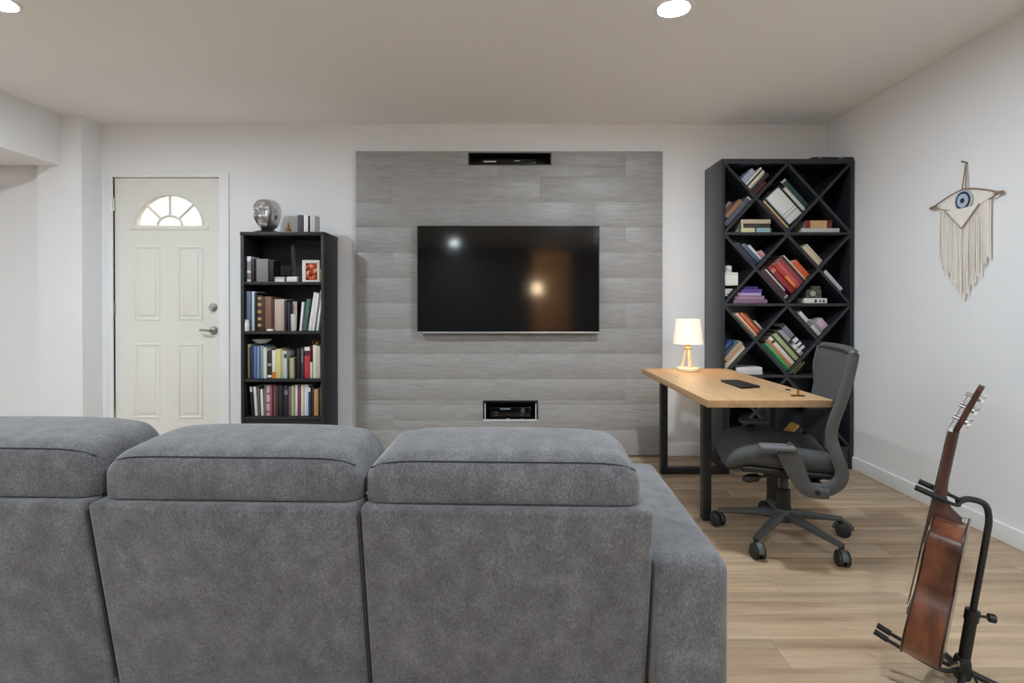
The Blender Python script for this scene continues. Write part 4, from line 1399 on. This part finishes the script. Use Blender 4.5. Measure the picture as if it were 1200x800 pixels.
tube(bm, [(-0.165, -0.117, 0.322), (-0.18, -0.125, 0.322), (-0.22, -0.148, 0.32), (-0.24, -0.158, 0.32)], [0.008, 0.018, 0.02, 0.012], 12)
obj('knob', bm, M_PLASTB, lv)


def seat_fn(p):
    x, y, z = p
    u, v = x / 0.235, y / 0.235
    zz = z * (1 - 0.18 * u * u)
    if u < -0.45:                       # waterfall front
        zz -= 0.055 * ((-u - 0.45) / 0.55) ** 2
    zz += 0.012 * v * v - 0.018 * max(0, u) * (1 - v * v)
    wv = 1 - 0.10 * max(0, u) ** 2 - 0.07 * max(0, -u) ** 3
    return (x, y * wv, zz)


obj('seat_cushion', rbox(nb(), (0.47, 0.47, 0.092), 0.044, 5, (10, 10, 1), T(-0.085, 0, 0.424) @ RY(radians(3)), seat_fn), M_SEATF, ch, ang=180)
obj('seat_pan', rbox(nb(), (0.4, 0.4, 0.03), 0.012, 3, (4, 4, 1), T(-0.06, 0, 0.37) @ RY(radians(2))), M_PLASTB, ch)
# side rails of the back, bending forward under the seat
rail = [(0.178, 0.892), (0.160, 0.80), (0.130, 0.69), (0.100, 0.60), (0.094, 0.535), (0.112, 0.46), (0.130, 0.40), (0.118, 0.355), (0.07, 0.322), (0.01, 0.316)]
for sg in (-1, 1):
    pts = smooth_path([(x + (0.034 if sg > 0 and 0.42 < z < 0.75 else 0), sg * (0.227 if z > 0.5 else 0.237), z) for x, z in rail], 5)
    n = len(pts)
    rr = [(0.011, 0.02 + 0.012 * (i / n)) for i in range(n)]
    obj('back_rail', tube(nb(), pts, rr, 10, up=(0, 1, 0)), M_PLAST, ch)
obj('yoke_bar', tube(nb(), smooth_path([(0.06, -0.225, 0.317), (0.05, -0.12, 0.325), (0.05, 0.12, 0.325), (0.06, 0.225, 0.317)], 5), (0.018, 0.022), 10), M_PLASTB, ch)


def back_profile(z):
    f = (z - 0.47) / 0.43
    zs = [(0.47, 0.085), (0.54, 0.092), (0.62, 0.116), (0.66, 0.131), (0.70, 0.139), (0.80, 0.152), (0.88, 0.163), (0.90, 0.170)]
    for (a, xa), (b, xb) in zip(zs, zs[1:]):
        if z <= b:
            return xa + (xb - xa) * (z - a) / (b - a)
    return zs[-1][1]


bm = nb()
NU, NV = 12, 16
layers = []
for off in (0.0, 0.012):
    g_ = []
    for j in range(NV + 1):
        z = 0.47 + 0.43 * j / NV
        wj = 0.222 * (1 - 0.06 * (j / NV) ** 2) * (1 if j < NV else 0.985)
        rowv = []
        for i in range(NU + 1):
            u = -1 + 2 * i / NU
            x = back_profile(z) + 0.022 * (1 - u * u) + off
            zz = z - (0.012 * u ** 4 if j == NV else 0) + (0.014 * u ** 4 if j == 0 else 0)
            rowv.append(bm.verts.new((x, u * wj, zz)))
        g_.append(rowv)
    layers.append(g_)
for a_, g_ in enumerate(layers):
    for j in range(NV):
        for i in range(NU):
            bm.faces.new((g_[j][i], g_[j][i + 1], g_[j + 1][i + 1], g_[j + 1][i]))
A, B = layers
loop = [(0, i) for i in range(NU)] + [(j, NU) for j in range(NV)] + [(NV, NU - i) for i in range(NU)] + [(NV - j, 0) for j in range(NV)]
for (j0, i0), (j1, i1) in zip(loop, loop[1:] + loop[:1]):
    bm.faces.new((A[j0][i0], A[j1][i1], B[j1][i1], B[j0][i0]))
obj('backrest', bm, M_MESHF, ch, ang=50)
# rolled top edge joining the rails
obj('top_rail', tube(nb(), smooth_path([(0.176, -0.222, 0.888), (0.182, -0.19, 0.902), (0.195, 0, 0.906), (0.182, 0.19, 0.902), (0.176, 0.222, 0.888)], 6), (0.012, 0.018), 10), M_PLAST, ch)
obj('lumbar_bar', tube(nb(), smooth_path([(0.115, -0.218, 0.56), (0.135, -0.1, 0.555), (0.138, 0.1, 0.555), (0.115, 0.218, 0.56)], 5), (0.016, 0.006), 8), M_PLASTB, ch)
for sg in (-1, 1):
    bm = nb()
    yy = sg * 0.262
    pts = smooth_path([(0.075, yy, 0.312), (0.01, yy, 0.318), (-0.025, yy, 0.345), (-0.055, yy, 0.41), (-0.085, yy, 0.475), (-0.10, yy, 0.492)], 5)
    tube(bm, pts, [(0.008, 0.022 + 0.02 * min(1, i / (len(pts) * 0.6))) for i in range(len(pts))], 10, up=(0, 1, 0))
    ar = obj('armrest', bm, M_PLAST, ch)
    bm = nb()
    rbox(bm, (0.14, 0.07, 0.02), 0.009, 3, (2, 1, 1), T(-0.125, yy + sg * 0.005, 0.496))
    obj('arm_pad', bm, mat('soft_grey_pad', (98, 98, 101), 0.6), ar)
    bm = nb()
    cyl(bm, (0.03, yy - sg * 0.03, 0.316), (0.03, yy + sg * 0.011, 0.316), 0.011, 12)
    obj('pivot_bolt', bm, M_PLASTB, ar)

# ================================================================== GUITAR
gn = Vector((-0.728, 0.686, 0)).normalized()               # direction the soundboard faces
ga = (Vector((0, 0, 1)) * cos(radians(9.8)) - gn * sin(radians(9.8))).normalized()
gf = (gn - ga * gn.dot(ga)).normalized()                  # soundboard normal, square to the neck
gw = ga.cross(gf).normalized()
gt = thing('acoustic_guitar', 'small mahogany acoustic guitar seen edge-on, leaning in a black floor stand', 'guitar', (1.165, 1.625, 0.108))
GM = Matrix((
    (gw.x, ga.x, gf.x, 0), (gw.y, ga.y, gf.y, 0), (gw.z, ga.z, gf.z, 0), (0, 0, 0, 1)))   # local (across, along, outward)
BL = 0.40
outl = [(0.0, 0.0), (0.06, 0.004), (0.115, 0.026), (0.148, 0.07), (0.152, 0.12), (0.132, 0.17), (0.105, 0.21), (0.096, 0.235), (0.1, 0.27), (0.115, 0.31), (0.118, 0.345), (0.1, 0.38), (0.06, 0.397), (0.03, 0.4)]
half = smooth_path([(x, y, 0) for x, y in outl], 4)
poly = [(p.x, p.y) for p in half] + [(-p.x, p.y) for p in reversed(half[1:])]
TH0, TH1 = 0.084, 0.070


def thick(y):
    return TH0 + (TH1 - TH0) * y / BL


bm = nb()
lo = [bm.verts.new(GM @ Vector((x, y, -thick(y)))) for x, y in poly]
hi = [bm.verts.new(GM @ Vector((x, y, 0))) for x, y in poly]
for i in range(len(poly)):
    j = (i + 1) % len(poly)
    bm.faces.new((lo[i], lo[j], hi[j], hi[i]))
obj('sides', bm, M_MAHOG, gt, ang=60)
obj('soundboard', prism(nb(), [(x * 1.006, 0.2 + (y - 0.2) * 1.004) for x, y in poly], 0.004, GM @ T(0, 0, 0.0002)), M_SPRUCE, gt)
bm = nb()
lo = [bm.verts.new(GM @ Vector((x * 1.006, 0.2 + (y - 0.2) * 1.004, -thick(y) - 0.004))) for x, y in poly]
hi = [bm.verts.new(GM @ Vector((x * 1.006, 0.2 + (y - 0.2) * 1.004, -thick(y) - 0.0002))) for x, y in poly]
for i in range(len(poly)):
    j = (i + 1) % len(poly)
    bm.faces.new((lo[i], lo[j], hi[j], hi[i]))
bm.faces.new(list(reversed(lo)))
bm.faces.new(hi)
obj('back_plate', bm, M_MAHOG, gt)
M_BIND = mat('dark_binding', (30, 20, 17), 0.4)
for zoff, nm in ((0.0015, 'binding'), (None, 'binding')):
    pts = [GM @ Vector((x * 1.004, 0.2 + (y - 0.2) * 1.003, 0.0015 if zoff else -thick(y) - 0.001)) for x, y in poly]
    obj('binding', tube(nb(), pts, 0.0026, 6, closed=True), M_BIND, gt)
obj('rosette', lathe(nb(), [(0.043, 0.0043), (0.052, 0.0043), (0.052, 0.0052), (0.043, 0.0052), (0.043, 0.0043)], 32, GM @ T(0, 0.285, 0)), M_ROSE, gt)
obj('sound_hole', lathe(nb(), [(0, 0.0044), (0.042, 0.0044), (0.042, 0.0048), (0, 0.0048)], 32, GM @ T(0, 0.285, 0)), M_VOID, gt)
br_ = obj('bridge', cbox(nb(), (-0.06, 0.105, 0.0043), (0.06, 0.13, 0.012), 0.003, 2, GM), M_ROSE, gt)
obj('saddle', cbox(nb(), (-0.035, 0.116, 0.0121), (0.035, 0.119, 0.0155), 0.001, 1, GM), M_WHITEC, br_)
# neck with heel, fretboard, headstock
bm = nb()
NK0, NK1 = BL - 0.002, 0.645
rings = []
prof = [(BL - 0.0, 0.072, 0.026), (BL + 0.014, 0.06, 0.026), (BL + 0.03, 0.036, 0.026), (BL + 0.055, 0.021, 0.0255), (0.5, 0.0175, 0.0245), (0.6, 0.0165, 0.0225), (NK1, 0.016, 0.0215)]
for y, dpt, w in prof:
    rings.append([bm.verts.new(GM @ Vector((w * cos(q * pi / 8), y, 0.006 - dpt * sin(q * pi / 8)))) for q in range(9)])
for A, B in zip(rings, rings[1:]):
    for q in range(8):
        bm.faces.new((A[q], A[q + 1], B[q + 1], B[q]))
    bm.faces.new((A[8], A[0], B[0], B[8]))
bm.faces.new(rings[0])
bm.faces.new(list(reversed(rings[-1])))
obj('neck', bm, M_ROSE, gt, ang=60)
fb = obj('fretboard', prism(nb(), [(-0.027, 0.315), (0.027, 0.315), (0.0215, NK1), (-0.0215, NK1)], 0.006, GM @ T(0, 0, 0.0062)), M_ROSE, gt, smooth=False)
yb_ = NK1
sc_ = NK1 - 0.118
bm = nb()
for f in range(1, 18):
    y = NK1 - sc_ * (1 - 2 ** (-f / 12))
    w = 0.0215 + (0.0055) * (NK1 - y) / 0.35
    box(bm, (-w, y - 0.0012, 0.0122), (w, y + 0.0012, 0.0142), GM)
obj('frets', bm, M_CHROME, fb, smooth=False)['kind'] = 'stuff'
obj('nut', box(nb(), (-0.0215, NK1, 0.004), (0.0215, NK1 + 0.005, 0.0145), GM), M_WHITEC, gt, smooth=False)
HM = GM @ T(0, NK1 + 0.005, 0.004) @ RX(radians(-13))
obj('headstock', prism(nb(), [(-0.024, 0), (0.024, 0), (0.034, 0.03), (0.036, 0.13), (0.02, 0.14), (0, 0.136), (-0.02, 0.14), (-0.036, 0.13), (-0.034, 0.03)], 0.014, HM @ T(0, 0, -0.013)), M_ROSE, gt, smooth=False)
for sg in (-1, 1):
    for k in range(3):
        y = 0.035 + 0.036 * k
        bm = nb()
        cyl(bm, HM @ Vector((sg * 0.022, y, 0.0012)), HM @ Vector((sg * 0.022, y, 0.016)), 0.0035, 10)
        pg_ = obj('tuning_post', bm, M_CHROME, gt)
        bm = nb()
        cyl(bm, HM @ Vector((sg * 0.022, y, -0.02)), HM @ Vector((sg * 0.052, y, -0.024)), 0.0025, 8)
        cyl(bm, HM @ Vector((sg * 0.022, y, -0.012)), HM @ Vector((sg * 0.022, y, -0.022)), 0.007, 10)
        obj('tuner_shaft', bm, M_CHROME, pg_)
        obj('tuner_button', rbox(nb(), (0.016, 0.013, 0.009), 0.004, 2, (1, 1, 1), HM @ T(sg * 0.058, y, -0.024)), mat('pearl_button', (206, 204, 198), 0.3), pg_)
bm = nb()
for k in range(6):
    x = -0.016 + 0.0064 * k
    tube(bm, [GM @ Vector((x * 1.5, 0.117, 0.016)), GM @ Vector((x, NK1 + 0.003, 0.0155)), HM @ Vector((-0.02 if k < 3 else 0.02, 0.035 + 0.036 * (k % 3), 0.010))], 0.0009, 5)
obj('strings', bm, M_CHROME, gt)['kind'] = 'stuff'
obj('strap_button', lathe(nb(), [(0, 0), (0.006, 0), (0.004, 0.006), (0.007, 0.012), (0, 0.013)], 12, GM @ T(0, 0, -0.035) @ RX(pi / 2)), M_CHROME, gt)
obj('heel_button', lathe(nb(), [(0, 0), (0.008, 0), (0.006, 0.005), (0.009, 0.007), (0.009, 0.011), (0, 0.012)], 14, GM @ T(0.0, BL + 0.004, -0.058) @ RX(pi)), mat('pale_strap_lock', (186, 182, 178), 0.35), gt)

# ================================================================== GUITAR STAND
gs = thing('guitar_stand', 'black tubular tripod stand holding the mahogany guitar by its neck', 'stand', (1.264, 1.545, 0))
L0 = Vector((1.264, 1.545, 0))


def loc(v):
    return Vector(v) - L0


neck_c = Vector((1.165, 1.625, 0.108)) + ga * 0.452 - gf * 0.0
base_c = Vector((1.264, 1.545, 0.085))
pole_t = Vector((1.392, 1.583, 0.50))
back = -gf
bm = nb()
tube(bm, smooth_path([loc(p) for p in ((1.286, 1.5415, 0.22), (1.305, 1.5385, 0.34), (1.322, 1.536, 0.45), (1.3285, 1.5355, 0.505), (1.321, 1.541, 0.542), neck_c * 0.35 + Vector((1.321, 1.541, 0.552)) * 0.65, neck_c + back * 0.04)], 7), 0.0085, 12)
obj('pole', bm, M_STEEL, gs)
obj('lower_tube', tube(nb(), [loc(base_c + Vector((0, 0, -0.01))), loc(base_c + Vector((0.022, -0.0035, 0.14)))], 0.0145, 14), M_STEEL, gs)
cl_ = obj('collar', tube(nb(), [loc(base_c + Vector((0.021, -0.0035, 0.132))), loc(base_c + Vector((0.026, -0.004, 0.162)))], 0.0175, 14), M_PLASTB, gs)
bm = nb()
kd = Vector((0.9, -0.4, 0)).normalized()
kc = base_c + Vector((0.024, -0.004, 0.148))
cyl(bm, loc(kc + kd * 0.014), loc(kc + kd * 0.034), 0.004, 8)
tube(bm, [loc(kc + kd * 0.034), loc(kc + kd * 0.037), loc(kc + kd * 0.05), loc(kc + kd * 0.053)], [0.009, 0.012, 0.012, 0.009], 10)
obj('clamp_knob', bm, M_PLASTB, cl_)
obj('hub', lathe(nb(), [(0, -0.03), (0.02, -0.03), (0.024, -0.01), (0.02, 0.02), (0.016, 0.03), (0, 0.03)], 16, T(0, 0, 0.085)), M_STEEL, gs)
for d_ in ((-0.62, -0.70), (0.86, -0.42), (0.35, 0.85)):
    v = Vector((d_[0], d_[1], 0)).normalized()
    bm = nb()
    tube(bm, smooth_path([Vector((0, 0, 0.075)) + v * 0.012, Vector((0, 0, 0.05)) + v * 0.09, Vector((0, 0, 0.012)) + v * 0.23], 5), 0.0095, 10)
    lg = obj('leg', bm, M_STEEL, gs)
    obj('rubber_foot', tube(nb(), [Vector((0, 0, 0.0145)) + v * 0.222, Vector((0, 0, 0.0125)) + v * 0.252], 0.0122, 10), M_RUB, lg)
# support arms under the body, foam at the tips
bot = Vector((1.165, 1.625, 0.108))
gwa = gw if gw.y > 0 else -gw
for (bo, ao, tip) in ((0.022, 0.066, -0.008), (-0.022, 0.066, -0.008)):
    a0 = Vector((1.264, 1.545, 0.085))
    s1 = bot + gwa * bo - gf * 0.085 - Vector((0, 0, 0.022))
    s2 = bot + gwa * bo + gf * (ao - 0.035) - Vector((0, 0, 0.014))
    s3 = bot + gwa * bo + gf * ao + Vector((0, 0, tip))
    ar = obj('support_arm', tube(nb(), smooth_path([loc(a0), loc(s1), loc(s2), loc(s3)], 6), 0.0055, 10), M_STEEL, gs)
    obj('foam_tip', tube(nb(), [loc(s2 + (s3 - s2) * 0.35), loc(s3 + (s3 - s2) * 0.35)], 0.0085, 10), M_RUB, ar)
# forked neck yoke with foam
for sg in (-1, 1):
    y0 = neck_c + back * 0.045
    y1 = neck_c + back * 0.035 + gw * sg * 0.034
    y2 = neck_c + gf * 0.045 + gw * sg * 0.036 + Vector((0, 0, 0.012))
    yk = obj('neck_yoke', tube(nb(), smooth_path([loc(y0), loc(y1), loc(y2)], 6), 0.005, 10), M_STEEL, gs)
    obj('foam_sleeve', tube(nb(), [loc(y1 * 0.75 + y2 * 0.25), loc(y2 + (y2 - y1) * 0.12)], 0.0085, 10), M_RUB, yk)
# cable from the end pin
t = thing('guitar_cable', 'thin black cable with a silver plug looped behind the guitar bottom', 'cable', (1.27, 1.53, 0))
c0 = Vector((1.31, 1.655, 0.10))
obj('cord', tube(nb(), smooth_path([Vector(p) - Vector((1.27, 1.53, 0)) for p in ((1.220, 1.504, 0.120), (1.240, 1.490, 0.112), (1.262, 1.485, 0.06), (1.25, 1.472, 0.012), (1.22, 1.455, 0.005), (1.24, 1.40, 0.005))], 6), 0.0035, 8), M_RUB, t)
obj('plug', tube(nb(), [Vector(p) - Vector((1.27, 1.53, 0)) for p in ((1.209, 1.514, 0.108), (1.222, 1.502, 0.122))], 0.0065, 10), M_CHROME, t)

# ================================================================== WOVEN EYE WALL HANGING
wc = Vector((XR, 2.775, 1.617))
mh = thing('eye_wall_hanging', 'cream macrame wall hanging shaped as an eye with blue rings and long fringe', 'wall hanging', (XR, wc.y, wc.z))
# local: x out of the wall is -x; y along the wall (towards the camera is -y); z up
M_COT = mat('cream_cotton', (240, 233, 225), 0.95, var=0.06, vscale=60, bump=0.4, bscale=220)
M_DOWEL = mat('driftwood', (150, 126, 104), 0.7, var=0.12, vscale=30)
HWD = 0.205


def up_lid(u):
    return 0.058 * (1 - abs(u) ** 1.5)


def lo_lid(u):
    return -0.052 * (1 - abs(u) ** 1.4)


obj('upper_rod', tube(nb(), [(-0.018, u * HWD, up_lid(u)) for u in [-1 + i / 10 for i in range(21)]], 0.0036, 8), M_DOWEL, mh)
obj('lower_rod', tube(nb(), [(-0.018, u * HWD, lo_lid(u)) for u in [-1 + i / 10 for i in range(21)]], 0.0036, 8), M_DOWEL, mh)
for sg in (-1, 1):
    obj('rod_end', tube(nb(), [(-0.018, sg * (HWD - 0.02), 0.004), (-0.018, sg * (HWD + 0.016), -0.001)], 0.0075, 10), M_DOWEL, mh)
bm = nb()
us = [-0.78 + 1.56 * i / 20 for i in range(21)]
top = [bm.verts.new((-0.012, u * HWD, up_lid(u) - 0.003)) for u in us]
bot_ = [bm.verts.new((-0.012, u * HWD, lo_lid(u) + 0.003)) for u in us]
top2 = [bm.verts.new((-0.006, u * HWD, up_lid(u) - 0.003)) for u in us]
bot2 = [bm.verts.new((-0.006, u * HWD, lo_lid(u) + 0.003)) for u in us]
for i in range(20):
    bm.faces.new((top[i], top[i + 1], bot_[i + 1], bot_[i]))
    bm.faces.new((top2[i], bot2[i], bot2[i + 1], top2[i + 1]))
    bm.faces.new((top[i], top2[i], top2[i + 1], top[i + 1]))
    bm.faces.new((bot_[i], bot_[i + 1], bot2[i + 1], bot2[i]))
bm.faces.new((top[0], bot_[0], bot2[0], top2[0]))
bm.faces.new((top[-1], top2[-1], bot2[-1], bot_[-1]))
obj('eye_white', bm, M_COT, mh)
OUT = RY(-pi / 2)
ir = obj('iris_rim', lathe(nb(), [(0.0, 0.014), (0.053, 0.014), (0.055, 0.018), (0.053, 0.022), (0, 0.022)], 36, OUT), mat('pale_grey_yarn', (186, 190, 196), 0.9, bump=0.4, bscale=260), mh)
for r_, z_, c_, nm in ((0.045, 0.0225, (48, 56, 74), 'dark_ring'), (0.034, 0.024, (176, 192, 208), 'pale_blue_ring'), (0.0125, 0.0255, (34, 38, 50), 'pupil')):
    obj(nm, lathe(nb(), [(0, z_), (r_, z_), (r_, z_ + 0.0012), (0, z_ + 0.0012)], 32, OUT), mat(nm + '_yarn', c_, 0.9, bump=0.4, bscale=260), ir)
# V-shaped knotted bands below the eye
for sg in (-1, 1):
    obj('knot_band', tube(nb(), [(-0.030, sg * 0.105 * (1 - f) + 0.0, -0.035 - 0.105 * f) for f in [i / 8 for i in range(9)]], 0.0035, 8), mat('taupe_cord', (176, 158, 146), 0.95), mh)
obj('knot_panel', prism(nb(), [(-0.1, -0.037), (0.1, -0.037), (0.0, -0.136)], 0.003, T(-0.0265, 0, 0) @ Matrix(((0, 0, 1, 0), (1, 0, 0, 0), (0, 1, 0, 0), (0, 0, 0, 1)))), M_COT, mh, smooth=False)
obj('centre_cord', tube(nb(), [(-0.030, 0, -0.139), (-0.028, 0.001, -0.48)], 0.0032, 8), M_COT, mh)
obj('hanging_cord', tube(nb(), smooth_path([(-0.018, -0.012, 0.056), (-0.012, -0.006, 0.13), (-0.008, 0.0, 0.192), (-0.012, 0.006, 0.13), (-0.018, 0.012, 0.056)], 5), 0.003, 8), M_DOWEL, mh)
obj('nail', cyl(nb(), (-0.0005, 0, 0.188), (-0.028, 0.004, 0.198), 0.0045, 8), mat('grey_nail', (110, 104, 98), 0.5, 0.7), mh)
bm = nb()
rng = random.Random(3)
NS = 70
for k in range(NS):
    u = -0.73 + 1.46 * k / (NS - 1)
    y = u * HWD + rng.uniform(-0.001, 0.001)
    z0 = lo_lid(u)
    z1 = -0.30 - 0.17 * (1 - min(1, abs(u) / 0.75)) + 0.03 * rng.uniform(-1, 1)
    if abs(u) < 0.05:
        z1 = -0.49
    sway = rng.uniform(-0.004, 0.004)
    x = -0.014 - 0.005 * (k % 3)
    tube(bm, [(x, y, z0), (x - 0.002, y + sway * 0.4, z0 + (z1 - z0) * 0.5), (x, y + sway, z1)], [0.0027, 0.0026, 0.0022], 5)
obj('fringe', bm, M_COT, mh)['kind'] = 'stuff'

# ================================================================== SOFA
# local frame: origin at the right end of the back's top edge line, on the floor; x to the left is negative, y into the room
sofa = thing('sofa', 'large grey chenille sectional sofa seen from behind, with a low padded arm', 'sofa', (0.362, 1.372, 0), radians(-2.1))
ZB = 0.586
LEAN = 0.20
mods = [(-0.748, -0.004), (-1.458, -0.752), (-2.16, -1.462)]
for (x0, x1) in mods:
    w = x1 - x0

    def pf(p, w=w):
        x, y, z = p
        zz = (z + (ZB - 0.02) / 2) + 0.02
        u = 2 * x / w
        bul = 0.010 * (1 - u * u) * (1 - (2 * zz / ZB - 1) ** 2) if y < 0 else 0
        sag = -0.004 * (1 - u * u) * max(0, z)
        return (x, y + (ZB - zz) * LEAN - bul + 0.06, zz + sag)
    bm = nb()
    rbox(bm, (w, 0.12, ZB - 0.02), 0.016, 4, (8, 2, 8), T((x0 + x1) / 2, 0, 0), pf)
    obj('back_panel', bm, M_SOFA, sofa, ang=180)
# piping down each seam
for xs in (-0.75, -1.46):
    obj('seam_piping', tube(nb(), [(xs, (ZB - z) * LEAN + 0.004, z) for z in (ZB - 0.02, 0.45, 0.3, 0.15, 0.07)] + [], 0.0035, 6), M_SEAM, sofa)
AW = 0.184


def arm_fn(p):
    x, y, z = p
    return (x, y, z + 0.006 * (1 - (2 * x / AW) ** 2) * (1 if z > 0 else 0))


obj('arm', rbox(nb(), (AW, 0.86, 0.40), 0.035, 5, (3, 8, 4), T(0.004 + AW / 2, 0.445, 0.258), arm_fn), M_SOFA, sofa, ang=180)
obj('arm', rbox(nb(), (AW, 0.86, 0.40), 0.035, 5, (3, 8, 4), T(-2.165 - AW / 2, 0.445, 0.258), arm_fn), M_SOFA, sofa, ang=180)
obj('seat_base', cbox(nb(), (-2.155, 0.16, 0.07), (-0.006, 0.84, 0.24), 0.02, 3), M_SOFA, sofa)
for (x0, x1) in mods:
    obj('seat_cushion', rbox(nb(), (x1 - x0 - 0.006, 0.60, 0.15), 0.05, 4, (6, 6, 1), T((x0 + x1) / 2, 0.56, 0.317)), M_SOFA, sofa, ang=180)
for x in (-2.25, -0.05, 0.12):
    for y in (0.2, 0.8):
        obj('foot', lathe(nb(), [(0, 0), (0.02, 0), (0.026, 0.06), (0, 0.06)], 14, T(x, y, 0)), M_STEEL, sofa)

# headrest cushions lying on the back
CUSH = [(-0.745, -0.028, 0.0, 0.0, 'grey chenille headrest cushion nearest the sofa arm'),
        (-1.448, -0.757, 0.004, 0.004, 'grey chenille headrest cushion, middle of the three on the sofa back'),
        (-2.18, -1.46, 0.020, 0.012, 'grey chenille headrest cushion farthest from the arm, plumper and higher')]
R_ = Matrix.Rotation(radians(-2.1), 4, 'Z')
for (x0, x1, dz, dy, lab) in CUSH:
    w, dpt, hgt = x1 - x0, 0.30, 0.112 + dz
    P_ = Vector((0.362, 1.372, 0)) + (R_ @ Vector(((x0 + x1) / 2, 0.024 + dpt / 2 + dy, ZB + 0.003)))
    t = thing('headrest_cushion', lab, 'cushion', P_, radians(-2.1), 'headrest cushions along the sofa back')

    def cf(p, w=w, dpt=dpt, hgt=hgt):
        x, y, z = p
        u, v = 2 * x / w, 2 * y / dpt
        zz = max(z + hgt / 2 - 0.022, 0.0)
        f = zz / hgt
        up = max(0.0, f - 0.55) / 0.45
        zz += up * (0.016 * (1 - u ** 6) * (1 - 0.55 * v * v) - 0.016 * u ** 8)
        zz += up * 0.022 * (v + 1) / 2 * (1 - 0.4 * u * u)
        yy = y - 0.012 * (1 - u * u) * (1 - (2 * f - 1) ** 2) * (1 if v < 0 else 0)
        xx = x * (1 - 0.02 * up)
        return (xx, yy, zz)
    obj('body', rbox(nb(), (w, dpt, hgt + 0.044), 0.052, 6, (16, 8, 3), I4, cf), M_SOFA, t, ang=180)
    pts = []
    for i in range(25):
        u = -1 + 2 * i / 24
        q = cf(Vector((u * (w / 2 - 0.012), -dpt / 2 + 0.0145 + 0.014 * abs(u) ** 10, hgt / 2 + 0.022 - 0.0145 - 0.012 * abs(u) ** 14)))
        pts.append(Vector(q) + Vector((0, -0.0022, 0.0022)))
    e0 = cf(Vector((-(w / 2 - 0.006), -dpt / 2 + 0.05, -hgt / 2 + 0.03)))
    obj('seam_piping', tube(nb(), pts, 0.002, 6), M_SEAM, t)
